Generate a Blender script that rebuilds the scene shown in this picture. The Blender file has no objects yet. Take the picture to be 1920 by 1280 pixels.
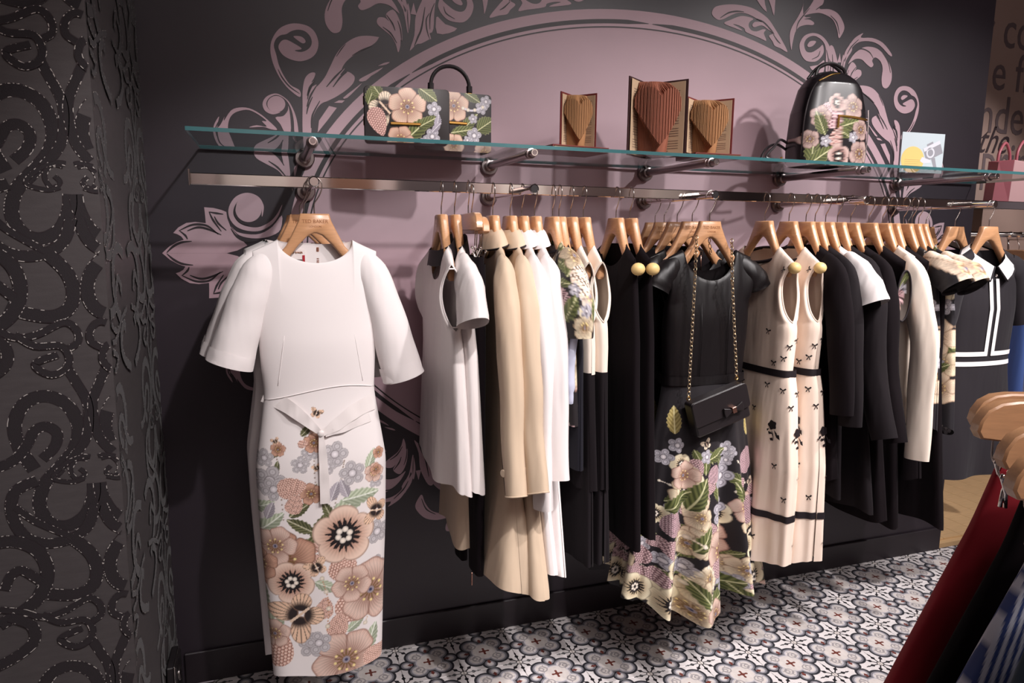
import bpy, math, random
import numpy as np
from mathutils import Vector, Matrix
from mathutils.geometry import tessellate_polygon

SC = bpy.context.scene
COL = SC.collection

# ------------------------------------------------------------------ camera
FPX = 1306.44
CAM = Vector((-0.1104, -2.3294, 1.4700))
YAW, PITCH, ROLL = math.radians(19.009), math.radians(8.662), math.radians(0.588)
_w = Vector((math.sin(YAW)*math.cos(PITCH), math.cos(YAW)*math.cos(PITCH), -math.sin(PITCH)))
_r0 = Vector((math.cos(YAW), -math.sin(YAW), 0))
_u0 = _r0.cross(_w)
_r = math.cos(ROLL)*_r0 + math.sin(ROLL)*_u0
_u = -math.sin(ROLL)*_r0 + math.cos(ROLL)*_u0
cam_d = bpy.data.cameras.new('camera')
cam_d.sensor_width = 36.0
cam_d.lens = FPX/1920.0*36.0
cam_d.clip_start = 0.05
cam = bpy.data.objects.new('camera', cam_d)
M = Matrix((( _r.x, _u.x, -_w.x, CAM.x), (_r.y, _u.y, -_w.y, CAM.y), (_r.z, _u.z, -_w.z, CAM.z), (0, 0, 0, 1)))
cam.matrix_world = M
COL.objects.link(cam)
SC.camera = cam

def ray(px, py):
    return (_w + _r*((px-960)/FPX) - _u*((py-640)/FPX))
def at_y(px, py, y=0.0):
    d = ray(px, py); return CAM + d*((y-CAM.y)/d.y)
def at_x(px, py, x):
    d = ray(px, py); return CAM + d*((x-CAM.x)/d.x)
def at_z(px, py, z):
    d = ray(px, py); return CAM + d*((z-CAM.z)/d.z)

# ------------------------------------------------------------------ world, lights, exposure
wd = bpy.data.worlds.new('shop_ambient'); SC.world = wd
wd.use_nodes = True
wd.node_tree.nodes['Background'].inputs[0].default_value = (0.92, 0.74, 0.82, 1)
wd.node_tree.nodes['Background'].inputs[1].default_value = 0.14
SC.view_settings.view_transform = 'Standard'
SC.view_settings.look = 'None'
SC.view_settings.exposure = 0.0
SC.view_settings.gamma = 1.0
SC.view_settings.use_curve_mapping = False

def spot(name, loc, target, watts, angle, blend=0.45, radius=0.04, col=(1, .94, .93)):
    d = bpy.data.lights.new(name, 'SPOT')
    d.energy = watts; d.spot_size = math.radians(angle); d.spot_blend = blend
    d.shadow_soft_size = radius; d.color = col
    o = bpy.data.objects.new(name, d); COL.objects.link(o)
    o.location = loc
    o.rotation_euler = (Vector(target)-Vector(loc)).to_track_quat('-Z', 'Y').to_euler()
    return o
def area(name, loc, target, watts, sx, sy, col=(1, .93, .92)):
    d = bpy.data.lights.new(name, 'AREA'); d.shape = 'RECTANGLE'; d.size = sx; d.size_y = sy; d.energy = watts; d.color = col
    o = bpy.data.objects.new(name, d); COL.objects.link(o); o.location = loc
    o.rotation_euler = (Vector(target)-Vector(loc)).to_track_quat('-Z', 'Y').to_euler()
    return o
# added fill lights overhead behind the camera, then the shop's track spots
area('fill_panel', (1.6, -2.6, 3.08), (1.5, -.2, 1.4), 36, 2.8, .5)  # added broad wash and soft fill for wall and clothes
area('fill_panel', (1.2, -3.2, 3.08), (1.4, -3.9, .9), 80, 3.2, .5)  # added to brighten the front wall that the chrome reflects
spot('track_spot', (0.70, -2.30, 3.05), (0.10, -0.40, 1.05), 190, 44, .5)
spot('track_spot', (1.75, -2.0, 3.05), (0.95, -0.25, 0.95), 160, 60, .9)
spot('track_spot', (2.75, -1.7, 3.05), (1.75, -0.15, 1.15), 170, 60, .9)
spot('track_spot', (3.4, -1.9, 3.05), (2.5, -0.1, 1.2), 170, 54, .9)
spot('track_spot', (2.2, -1.9, 3.05), (1.75, -0.75, 0.0), 230, 52, .7)
spot('track_spot', (1.5, -2.75, 3.05), (1.02, -1.72, 0.95), 90, 40, .6)  # extra spot added to brighten the foreground rack
spot('track_spot', (4.6, -0.6, 3.05), (4.0, 1.2, 0.9), 160, 70, .6)

# ------------------------------------------------------------------ helpers
def s2l(c):
    return tuple(((x/255.0)/12.92 if x/255.0 <= 0.04045 else ((x/255.0+0.055)/1.055)**2.4) for x in c)

def setp(o, label=None, cat=None, group=None, kind=None):
    if label: o['label'] = label
    if cat: o['category'] = cat
    if group: o['group'] = group
    if kind: o['kind'] = kind
    return o

def empty(name, loc=(0, 0, 0), rz=0.0, **k):
    o = bpy.data.objects.new(name, None); COL.objects.link(o)
    o.empty_display_size = 0.05
    o.location = loc; o.rotation_euler = (0, 0, rz)
    return setp(o, **k)

class MB:
    """collects geometry for one mesh object"""
    def __init__(s):
        s.V = []; s.F = []; s.mi = []; s.C = []; s.cur = 0; s.n = 0
    def add(s, V, F, C=None):
        b = s.n
        V = np.asarray(V, float).reshape(-1, 3)
        s.V.append(V); s.n += len(V)
        s.F.extend([tuple(int(i)+b for i in f) for f in F])
        s.mi.extend([s.cur]*len(F))
        s.C.append(np.ones((len(V), 3))*0.5 if C is None else np.asarray(C, float).reshape(-1, 3))
        return s
    def box(s, c, d, rz=0.0, ch=0.0):
        x, y, z = d[0]/2, d[1]/2, d[2]/2
        if ch <= 0:
            V = np.array([(a*x, b*y, e*z) for a in (-1, 1) for b in (-1, 1) for e in (-1, 1)])
            F = [(0, 1, 3, 2), (4, 6, 7, 5), (0, 4, 5, 1), (2, 3, 7, 6), (0, 2, 6, 4), (1, 5, 7, 3)]
        else:
            h = min(ch, x*.9, y*.9, z*.9)
            V = []; idx = {}
            for a in (-1, 1):
                for b in (-1, 1):
                    for e in (-1, 1):
                        for k in range(3):
                            p = [a*(x-h), b*(y-h), e*(z-h)]
                            p[k] = (a*x, b*y, e*z)[k]
                            idx[(a, b, e, k)] = len(V); V.append(p)
            V = np.array(V); F = []
            for k in range(3):
                for sg in (-1, 1):
                    o1, o2 = [j for j in range(3) if j != k]
                    f = []
                    for (p, q) in ((-1, -1), (1, -1), (1, 1), (-1, 1)):
                        t = [0, 0, 0]; t[k] = sg; t[o1] = p; t[o2] = q
                        f.append(idx[(t[0], t[1], t[2], k)])
                    F.append(tuple(f))
            for k in range(3):
                o1, o2 = [j for j in range(3) if j != k]
                for p in (-1, 1):
                    for q in (-1, 1):
                        t0 = [0, 0, 0]; t0[o1] = p; t0[o2] = q; t0[k] = -1
                        t1 = list(t0); t1[k] = 1
                        F.append((idx[tuple(t0)+(o1,)], idx[tuple(t1)+(o1,)], idx[tuple(t1)+(o2,)], idx[tuple(t0)+(o2,)]))
            for a in (-1, 1):
                for b in (-1, 1):
                    for e in (-1, 1):
                        F.append((idx[(a, b, e, 0)], idx[(a, b, e, 1)], idx[(a, b, e, 2)]))
        if rz:
            cz, sz = math.cos(rz), math.sin(rz)
            V = V @ np.array([[cz, sz, 0], [-sz, cz, 0], [0, 0, 1]])
        return s.add(V+np.array(c), F)
    def grid(s, P, cu=False, cv=False, C=None):
        """P: (m,n,3) array; cu closes rows, cv closes columns"""
        P = np.asarray(P, float); m, n = P.shape[:2]
        F = []
        for i in range(m if cu else m-1):
            i2 = (i+1) % m
            for j in range(n if cv else n-1):
                j2 = (j+1) % n
                F.append((i*n+j, i2*n+j, i2*n+j2, i*n+j2))
        return s.add(P.reshape(-1, 3), F, C)
    def tube(s, path, r, n=8, cap=True, ry=None):
        path = [Vector(p) for p in path]; m = len(path)
        rr = r if hasattr(r, '__len__') else [r]*m
        P = np.zeros((m, n, 3)); ref = None
        for i in range(m):
            t = (path[min(i+1, m-1)]-path[max(i-1, 0)])
            t = t.normalized() if t.length > 1e-9 else Vector((0, 0, 1))
            if ref is None:
                ref = Vector((0, 0, 1)) if abs(t.z) < .9 else Vector((0, 1, 0))
            a = (ref - t*ref.dot(t)).normalized(); ref = a
            b = t.cross(a)
            for k in range(n):
                w = 2*math.pi*k/n
                P[i, k] = path[i] + a*(rr[i]*math.cos(w)) + b*((ry or rr[i])*math.sin(w) if ry else rr[i]*math.sin(w))
        b0 = s.n
        s.grid(P, cv=True)
        if cap:
            s.F.append(tuple(b0+k for k in range(n))); s.mi.append(s.cur)
            s.F.append(tuple(b0+(m-1)*n+k for k in reversed(range(n)))); s.mi.append(s.cur)
        return s
    def lathe(s, prof, c=(0, 0, 0), ax=(0, 0, 1), n=24):
        """prof: list of (radius, height along ax)"""
        ax = Vector(ax).normalized()
        a = ax.orthogonal().normalized(); b = ax.cross(a); c = Vector(c)
        P = np.zeros((len(prof), n, 3))
        for i, (r, h) in enumerate(prof):
            for k in range(n):
                w = 2*math.pi*k/n
                P[i, k] = c+ax*h+a*(r*math.cos(w))+b*(r*math.sin(w))
        return s.grid(P, cv=True)
    def prism(s, poly, y0, y1, f=lambda x, y, z: (x, y, z), inset=0.0):
        """poly of (x,z) extruded along y from y0 to y1; optional chamfer inset on both faces"""
        n = len(poly); q = np.array(poly, float)
        rings = []
        if inset > 0:
            ins = inset_poly(q, inset)
            rings = [(ins, y0), (q, y0+inset*np.sign(y1-y0)), (q, y1-inset*np.sign(y1-y0)), (ins, y1)]
        else:
            rings = [(q, y0), (q, y1)]
        V = []; F = []
        for (pp, y) in rings:
            V += [f(p[0], y, p[1]) for p in pp]
        for r in range(len(rings)-1):
            for i in range(n):
                j = (i+1) % n
                F.append((r*n+i, r*n+j, (r+1)*n+j, (r+1)*n+i))
        T = tessellate_polygon([[Vector((p[0], p[1], 0)) for p in rings[0][0]]])
        F += [tuple(t) for t in T]
        L = (len(rings)-1)*n
        F += [tuple(L+i for i in reversed(t)) for t in T]
        return s.add(V, F)
    def flat(s, poly, f):
        """filled planar polygon, f maps (x,z) to 3D"""
        V = [f(p[0], p[1]) for p in poly]
        T = tessellate_polygon([[Vector((p[0], p[1], 0)) for p in poly]])
        return s.add(V, [tuple(t) for t in T])
    def sphere(s, c, r, nu=10, nv=7, sc=(1, 1, 1)):
        P = np.zeros((nv, nu, 3))
        for i in range(nv):
            ph = math.pi*i/(nv-1)
            for k in range(nu):
                th = 2*math.pi*k/nu
                P[i, k] = (c[0]+r*sc[0]*math.sin(ph)*math.cos(th), c[1]+r*sc[1]*math.sin(ph)*math.sin(th), c[2]+r*sc[2]*math.cos(ph))
        return s.grid(P, cv=True)
    def data(s, name, mats, smooth=True, ang=35, weld=0.0, color=False):
        me = bpy.data.meshes.new(name)
        V = np.concatenate(s.V) if s.V else np.zeros((0, 3))
        me.from_pydata(V.tolist(), [], s.F)
        for m in (mats if isinstance(mats, (list, tuple)) else [mats]):
            me.materials.append(m)
        if len(set(s.mi)) > 1 or (s.mi and s.mi[0]):
            me.polygons.foreach_set('material_index', s.mi)
        if color:
            a = me.attributes.new('Col', 'FLOAT_COLOR', 'POINT')
            c = np.ones((len(V), 4)); c[:, :3] = np.concatenate(s.C)
            a.data.foreach_set('color', c.ravel())
        me.validate()
        if weld > 0 or smooth:
            import bmesh
            bm = bmesh.new(); bm.from_mesh(me)
            if weld > 0:
                bmesh.ops.remove_doubles(bm, verts=bm.verts, dist=weld)
            if not color or weld > 0:
                bmesh.ops.recalc_face_normals(bm, faces=bm.faces)
            bm.to_mesh(me); bm.free()
        if smooth:
            me.shade_smooth()
            if ang < 180:
                me.set_sharp_from_angle(angle=math.radians(ang))
        return me
    def obj(s, name, mats, parent=None, loc=None, rz=None, **k):
        dk = {q: k.pop(q) for q in ('smooth', 'ang', 'weld', 'color') if q in k}
        me = s.data(name, mats, **dk)
        o = bpy.data.objects.new(name, me); COL.objects.link(o)
        if parent: o.parent = parent
        if loc is not None: o.location = loc
        if rz is not None: o.rotation_euler = (0, 0, rz)
        return setp(o, **k)

def inset_poly(q, d):
    n = len(q); area = 0
    for i in range(n):
        j = (i+1) % n; area += q[i][0]*q[j][1]-q[j][0]*q[i][1]
    sg = 1 if area > 0 else -1
    out = []
    for i in range(n):
        a, b, c = q[i-1], q[i], q[(i+1) % n]
        e1 = b-a; e2 = c-b
        n1 = np.array((-e1[1], e1[0]))*sg; n2 = np.array((-e2[1], e2[0]))*sg
        n1 = n1/(np.linalg.norm(n1)+1e-12); n2 = n2/(np.linalg.norm(n2)+1e-12)
        m = n1+n2; L = np.linalg.norm(m)
        m = m/L if L > 1e-6 else n1
        k = d/max(0.35, float(np.dot(m, n1)))
        out.append(b+m*k)
    return np.array(out)

def spline(pts, n=8, closed=False):
    """Catmull-Rom through 2D or 3D points"""
    P = np.asarray(pts, float); m = len(P); out = []
    seg = m if closed else m-1
    for i in range(seg):
        p1, p2 = P[i % m], P[(i+1) % m]
        p0 = P[(i-1) % m] if closed or i > 0 else p1
        p3 = P[(i+2) % m] if closed or i+2 < m else p2
        for k in range(n):
            t = k/n
            out.append(.5*((2*p1)+(-p0+p2)*t+(2*p0-5*p1+4*p2-p3)*t*t+(-p0+3*p1-3*p2+p3)*t**3))
    if not closed: out.append(P[-1])
    return np.array(out)

def ribbon_poly(pts, w, n=8):
    """outline of a tapered stroke along a spline; w = half-widths at the points"""
    c = spline(pts, n); m = len(pts)
    ww = w if hasattr(w, '__len__') else [w]*m
    t = np.linspace(0, m-1, len(c)); hw = np.interp(t, range(m), ww)
    d = np.gradient(c, axis=0); L = np.linalg.norm(d, axis=1)+1e-9
    nn = np.stack([-d[:, 1]/L, d[:, 0]/L], 1)
    return c+nn*hw[:, None], c-nn*hw[:, None]

def lerpf(tab):
    xs = [t[0] for t in tab]; ys = [t[1] for t in tab]
    if xs[0] > xs[-1]:
        xs = xs[::-1]; ys = ys[::-1]
    return lambda x: np.interp(x, xs, ys)

def smoothf(tab, sig=.022):
    f = lerpf(tab); z0 = min(t[0] for t in tab); z1 = max(t[0] for t in tab)
    zs = np.linspace(z0-.1, z1+.1, 500); v = f(zs); h = zs[1]-zs[0]
    k = np.exp(-.5*(np.arange(-60, 61)*h/sig)**2); k /= k.sum()
    v = np.convolve(np.pad(v, 60, mode='edge'), k, mode='valid')
    return lambda z: np.interp(z, zs, v)

# ------------------------------------------------------------------ materials
def node_mat(name):
    m = bpy.data.materials.new(name); m.use_nodes = True
    nt = m.node_tree; b = nt.nodes['Principled BSDF']
    return m, nt, b

def mat(name, col, rough=.6, metal=0.0, noise=0.0, nscale=30, bump=0.0, bscale=200, sheen=0.0, spec=.5, coat=0.0, attr=False, stretch=None):
    """principled material; col is sRGB 0..255; noise varies its value, bump gives fine relief"""
    m, nt, b = node_mat(name)
    c = s2l(col)
    b.inputs['Base Color'].default_value = (*c, 1)
    b.inputs['Roughness'].default_value = rough
    b.inputs['Metallic'].default_value = metal
    b.inputs['Specular IOR Level'].default_value = spec
    if sheen: 
        b.inputs['Sheen Weight'].default_value = sheen
        b.inputs['Sheen Roughness'].default_value = .5
    if coat:
        b.inputs['Coat Weight'].default_value = coat
    tc = nt.nodes.new('ShaderNodeTexCoord')
    src = tc.outputs['Object']
    if stretch:
        mp = nt.nodes.new('ShaderNodeMapping'); mp.inputs['Scale'].default_value = stretch
        nt.links.new(src, mp.inputs[0]); src = mp.outputs[0]
    if noise or attr:
        base = None
        if attr:
            a = nt.nodes.new('ShaderNodeAttribute'); a.attribute_name = 'Col'; base = a.outputs['Color']
        if noise:
            n = nt.nodes.new('ShaderNodeTexNoise'); n.inputs['Scale'].default_value = nscale; n.inputs['Detail'].default_value = 4
            nt.links.new(src, n.inputs['Vector'])
            mr = nt.nodes.new('ShaderNodeMapRange'); mr.inputs[1].default_value = .25; mr.inputs[2].default_value = .75
            mr.inputs[3].default_value = 1-noise; mr.inputs[4].default_value = 1+noise
            nt.links.new(n.outputs['Fac'], mr.inputs[0])
            mx = nt.nodes.new('ShaderNodeVectorMath'); mx.operation = 'SCALE'
            if base is None: mx.inputs[0].default_value = c
            else: nt.links.new(base, mx.inputs[0])
            nt.links.new(mr.outputs[0], mx.inputs['Scale'])
            base = mx.outputs[0]
        nt.links.new(base, b.inputs['Base Color'])
    if bump:
        n = nt.nodes.new('ShaderNodeTexNoise'); n.inputs['Scale'].default_value = bscale; n.inputs['Detail'].default_value = 3
        nt.links.new(src, n.inputs['Vector'])
        bp = nt.nodes.new('ShaderNodeBump'); bp.inputs['Strength'].default_value = bump; bp.inputs['Distance'].default_value = .002
        nt.links.new(n.outputs['Fac'], bp.inputs['Height']); nt.links.new(bp.outputs[0], b.inputs['Normal'])
    return m

class X:
    """tiny expression builder over shader math nodes"""
    nt = None
    def __init__(s, v): s.v = v
    @staticmethod
    def op(o, *a):
        n = X.nt.nodes.new('ShaderNodeMath'); n.operation = o
        for i, q in enumerate(a):
            q = q.v if isinstance(q, X) else q
            if isinstance(q, (int, float)): n.inputs[i].default_value = q
            else: X.nt.links.new(q, n.inputs[i])
        return X(n.outputs[0])
    def __add__(s, o): return X.op('ADD', s, o)
    __radd__ = __add__
    def __sub__(s, o): return X.op('SUBTRACT', s, o)
    def __rsub__(s, o): return X.op('SUBTRACT', o, s)
    def __mul__(s, o): return X.op('MULTIPLY', s, o)
    __rmul__ = __mul__
    def __truediv__(s, o): return X.op('DIVIDE', s, o)
    def abs(s): return X.op('ABSOLUTE', s)
    def min(s, o): return X.op('MINIMUM', s, o)
    def max(s, o): return X.op('MAXIMUM', s, o)
    def lt(s, o): return X.op('LESS_THAN', s, o)
    def gt(s, o): return X.op('GREATER_THAN', s, o)
    def mod(s, o): return X.op('FLOORED_MODULO', s, o)
    def sin(s): return X.op('SINE', s)
    @staticmethod
    def hyp(a, b): return X.op('SQRT', a*a+b*b)
    @staticmethod
    def atan2(a, b): return X.op('ARCTAN2', a, b)
def xmix(nt, fac, a, b):
    n = nt.nodes.new('ShaderNodeMix'); n.data_type = 'RGBA'
    nt.links.new(fac.v, n.inputs[0])
    for i, q in ((6, a), (7, b)):
        if isinstance(q, tuple): n.inputs[i].default_value = (*q, 1)
        else: nt.links.new(q, n.inputs[i])
    return n.outputs[2]

# mix of the shop's surfaces
M_WALL = mat('charcoal_wall_paint', (46, 39, 46), .42, noise=.06, nscale=6, bump=.05, bscale=400)
M_BASE = mat('charcoal_skirting', (38, 31, 36), .4)
M_MAUVE = mat('mauve_mural_print', (178, 149, 158), .5, noise=.03, nscale=5)
M_MURAL_DARK = mat('dark_mural_line', (42, 34, 39), .5)
M_CHROME = mat('chrome', (232, 226, 222), .07, metal=1.0)
M_STEEL = mat('brushed_steel', (150, 138, 138), .28, metal=1.0, noise=.08, nscale=60, stretch=(1, 8, 1))
M_WIRE = mat('hook_wire_steel', (190, 180, 175), .22, metal=1.0)
M_GOLD = mat('gold_hardware', (212, 166, 92), .25, metal=1.0)
M_ROSEGOLD = mat('rose_gold_hardware', (222, 170, 150), .25, metal=1.0)
M_BLACKPL = mat('black_plastic', (30, 26, 28), .4)
# ================================================================== SETTING
# ---- tile floor
def tile_material():
    m, nt, b = node_mat('encaustic_tile_print'); X.nt = nt
    tc = nt.nodes.new('ShaderNodeTexCoord'); sx = nt.nodes.new('ShaderNodeSeparateXYZ')
    nt.links.new(tc.outputs['Object'], sx.inputs[0])
    x = (X(sx.outputs[0])*10.0).abs(); y = (X(sx.outputs[1])*10.0).abs()
    C = lambda cx, cy, r: X.hyp(x-cx, y-cy)-r
    med = C(.40, .40, .30).min(C(.77, 0, .17)).min(C(0, .77, .17)).min(C(0, 0, .50))
    white = s2l((222, 216, 216)); dark = s2l((52, 52, 58)); mid = s2l((128, 126, 132)); lil = s2l((190, 186, 192)); beige = s2l((212, 204, 200))
    blk = s2l((38, 36, 40)); red = s2l((112, 58, 50)); scr = s2l((158, 152, 154))
    # star at the tile corners
    qx = 1.0-x; qy = 1.0-y
    r = X.hyp(qx, qy); ph = X.atan2(qy, qx)
    k = math.pi/4
    pm = ((ph+k/2).mod(k)-k/2).abs()*r
    arm = pm.lt(.022)*r.lt(.60)
    head = (pm*1.1+(r-.34).abs()*.75).lt(.085)
    head2 = (pm*1.2+(r-.50).abs()*.9).lt(.055)
    ringd = r.lt(.125)
    cen = r.lt(.095)
    star = arm.max(head).max(head2).max(ringd)
    col = xmix(nt, star, white, blk)
    col = xmix(nt, cen, col, beige)
    # medallion
    col = xmix(nt, med.lt(.10), col, dark)
    col = xmix(nt, med.lt(.02), col, mid)
    col = xmix(nt, med.lt(-.04), col, lil)
    inner = med.lt(-.085)
    col = xmix(nt, inner, col, beige)
    ring = (X.hyp(x-.37, y-.37)-.14).abs().lt(.022).max((X.hyp(x-.43, y-.36)-.075).abs().lt(.022))
    tail = (X.hyp(x-.20, y-.52)-.13).abs().lt(.018).max((X.hyp(x-.52, y-.20)-.13).abs().lt(.018))
    col = xmix(nt, ring.max(tail)*inner, col, scr)
    cross = (x.lt(.035)*y.lt(.17)).max(y.lt(.035)*x.lt(.17)).max(C(.15, 0, .045).lt(0.0)).max(C(0, .15, .045).lt(0.0)).max(C(0, 0, .07).lt(0.0))
    dm = ((x-.66).abs()*.8+y).lt(.075).max(((y-.66).abs()*.8+x).lt(.075)).max(((x-.58).abs()+y*.55).lt(.035)).max(((y-.58).abs()+x*.55).lt(.035))
    col = xmix(nt, cross.max(dm), col, red)
    # wear of the print
    n = nt.nodes.new('ShaderNodeTexNoise'); n.inputs['Scale'].default_value = 60; n.inputs['Detail'].default_value = 5
    nt.links.new(tc.outputs['Object'], n.inputs['Vector'])
    mr = nt.nodes.new('ShaderNodeMapRange'); mr.inputs[1].default_value = .3; mr.inputs[2].default_value = .7; mr.inputs[3].default_value = .90; mr.inputs[4].default_value = 1.06
    nt.links.new(n.outputs['Fac'], mr.inputs[0])
    vm = nt.nodes.new('ShaderNodeVectorMath'); vm.operation = 'SCALE'
    nt.links.new(col, vm.inputs[0]); nt.links.new(mr.outputs[0], vm.inputs['Scale'])
    nt.links.new(vm.outputs[0], b.inputs['Base Color'])
    b.inputs['Roughness'].default_value = .42
    return m
M_TILE = tile_material()
M_GROUT = mat('grey_grout', (120, 114, 114), .8)
M_OAK = mat('pale_oak_floor', (214, 178, 132), .45, noise=.10, nscale=9, stretch=(1, 9, 1))
XE = 2.87           # end of the display wall
floor = MB().box((2.4, -1.7, -.03), (7.6, 3.4, .04)).obj('floor', M_GROUT, kind='structure', smooth=False)
ty0, tx0 = -0.03, 0.053
tile_me = MB().box((0, 0, 0), (.1988, .1988, .012), ch=.0012).data('tile', M_TILE, smooth=False)
cut = MB().box((0, -.085, 0), (.1988, .029, .012), ch=.0012).data('tile', M_TILE, smooth=False)
def tile(me, x, y):
    o = bpy.data.objects.new('tile', me); COL.objects.link(o); o.parent = floor
    o.location = (x, y, -.006)
nt_ = 0
for i in range(-3, 17):
    xc = tx0+.1+.2*i
    if xc-.1 < -.45: continue
    if xc < XE+.6: tile(cut, xc, ty0+.1); nt_ += 1
    for j in range(0, 13):
        if nt_ < 292: tile(tile_me, xc, ty0-.1-.2*j); nt_ += 1
mb = MB()
for i in range(17, 29):
    for j in range(0, 13):
        mb.box((tx0+.1+.2*i, ty0-.1-.2*j, -.006), (.1988, .1988, .012))
# tiles further off share one mesh
rest = mb.obj('tile_field', mat('encaustic_tile_far', (170, 165, 165), .45, noise=.25, nscale=40), parent=floor, smooth=False, kind='stuff')

oak = MB().box((4.9, 1.75, -.03), (4.1, 3.4, .04)).obj('floor_oak', M_OAK, kind='structure', smooth=False)
plank = MB().box((0, 0, 0), (.118, 1.16, .010), ch=.001).data('plank', M_OAK, smooth=False)
for i in range(17):
    for j in range(3):
        o = bpy.data.objects.new('plank', plank); COL.objects.link(o); o.parent = oak
        o.location = (2.95+.12*i, .08+.58+1.18*j+(.3 if i % 2 else 0)*0, -.005)

# ---- display wall with skirting
wall = MB().box((1.21, .06, 1.55), (3.32, .12, 3.10)).obj('wall_back', M_WALL, kind='structure', smooth=False)
MB().box((1.22, -.006, .055), (3.30, .012, .110), ch=.003).obj('baseboard_back', M_BASE, kind='structure', smooth=False)

# ---- mural: oval frame with acanthus scrolls (symmetric in both directions)
ECX, ECZ, EA, EB = 1.2017, 1.4065, 1.2614, 0.8532
def W2(y):
    return lambda x, z: (x-ECX, y+.001, z-ECZ)
def ell(off, n=160, t0=0, t1=2*math.pi):
    return [((EA-off)*math.cos(t)+ECX, (EB-off)*math.sin(t)+ECZ) for t in np.linspace(t0, t1, n, endpoint=(t1-t0) < 6.2)]
mb = MB().flat(ell(0), W2(-.0012))
mural = mb.obj('mural', M_MAUVE, parent=wall, loc=(ECX, -.001, ECZ), smooth=False, label='mauve oval of the baroque mural')
def ring_piece(o0, o1, t0, t1, taper):
    n = 70; V = []; F = []
    for i, t in enumerate(np.linspace(t0, t1, n)):
        k = 1.0
        if taper:
            e = min(i, n-1-i)/6.0; k = min(1.0, .12+e*.88) if e < 1 else 1.0
        om = (o0+o1)/2; h = (o1-o0)/2*k
        for o in (om-h, om+h):
            V.append(((EA-o)*math.cos(t), -.0019+.001, (EB-o)*math.sin(t)))
    F = [(2*i, 2*i+1, 2*i+3, 2*i+2) for i in range(n-1)]
    return V, F
mb = MB()
for q in range(4):
    a0 = q*math.pi/2+.006; a1 = (q+1)*math.pi/2-.006
    for (s0, s1) in ((a0, (a0+a1)/2-.004), ((a0+a1)/2+.004, a1)):
        mb.add(*ring_piece(.033, .047, s0, s1, True))
mb.obj('oval_line', M_MURAL_DARK, parent=mural, smooth=False)
mb = MB()
for q in range(4):
    mb.add(*ring_piece(.0565, .0610, q*math.pi/2, (q+1)*math.pi/2, False))
mb.obj('oval_line', M_MURAL_DARK, parent=mural, smooth=False)

CR = {'1': (295, 340, 5.333), '2': (390, 130, 5.818), '3': (490, 0, 6.4), '4': (690, 0, 6.0), '5': (980, 0, 4.571), '6': (1330, 0, 5.119)}
def wall_pts(c, pts):
    ox, oy, k = CR[c]
    out = []
    for (a, b) in pts:
        p = at_y(ox+a/k, oy+b/k, 0.0); out.append((p.x, p.z))
    return out
shapes = []     # (name, outline in wall metres)
strokes = []
def S(c, pts, n=5, name='acanthus_leaf', sharp=False):
    p = wall_pts(c, pts)
    shapes.append((name, p if sharp else [tuple(q) for q in spline(p, n, True)]))
def K(c, pts, w):
    k = CR[c][2]; p = wall_pts(c, pts); m = len(p)
    sc = 0.00155/k
    if not hasattr(w, '__len__'):
        w = [w*math.sin(math.pi*(i+.35)/(m-.3)) for i in range(m)]
    a, b = ribbon_poly(p, [q*sc for q in w], 6)
    strokes.append((a, b))
# big volute
S('3', [(460, 1165), (330, 1070), (220, 930), (140, 760), (108, 600), (130, 470), (210, 350), (330, 290), (450, 285), (570, 320), (650, 400), (685, 520), (660, 630), (590, 700), (480, 735), (370, 720), (270, 670), (215, 600), (208, 545), (245, 490), (300, 478), (370, 510), (485, 585), (400, 606), (470, 625), (540, 605), (590, 560), (605, 500), (580, 430), (520, 375), (440, 358), (360, 375), (300, 410), (230, 425), (175, 470), (150, 550), (180, 660), (210, 780), (270, 910), (350, 1020), (460, 1085)], 4, 'volute')
S('3', [(385, 437), (470, 438), (518, 470), (530, 505), (500, 522), (450, 495)], 5, 'volute_eye')
K('3', [(460, 1125), (340, 1040), (250, 930), (200, 830)], 9)
# leaf hanging from the curl along the top, and the wedge leaf beside it
S('3', [(1512, 150), (1494, 196), (1530, 255), (1480, 215), (1410, 210), (1385, 250), (1400, 300), (1480, 370), (1560, 440), (1610, 530), (1640, 630), (1665, 560), (1672, 480), (1690, 480), (1680, 330), (1640, 200), (1580, 120)])
K('3', [(1500, 180), (1570, 280), (1605, 370)], 10); K('3', [(1455, 325), (1550, 400), (1625, 520)], 10); K('3', [(1635, 250), (1670, 360), (1682, 500)], 8)
S('3', [(1640, -160), (1600, -60), (1700, 120), (1745, 355), (1764, 392), (1788, 230), (1780, 120), (1757, 40), (1728, 150), (1700, 60), (1685, -30)], 3)
K('3', [(1750, 120), (1755, 220), (1765, 380)], 6)
S('4', [(630, -30), (560, 110), (530, 220), (520, 400), (470, 560), (490, 555), (545, 500), (600, 490), (690, 443), (708, 435), (680, 340), (665, 220), (695, 90), (690, -30)], 3)
K('4', [(520, 520), (560, 420), (600, 320), (640, 80)], 12); K('4', [(690, 150), (655, 220), (660, 330), (692, 440)], 8)
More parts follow.
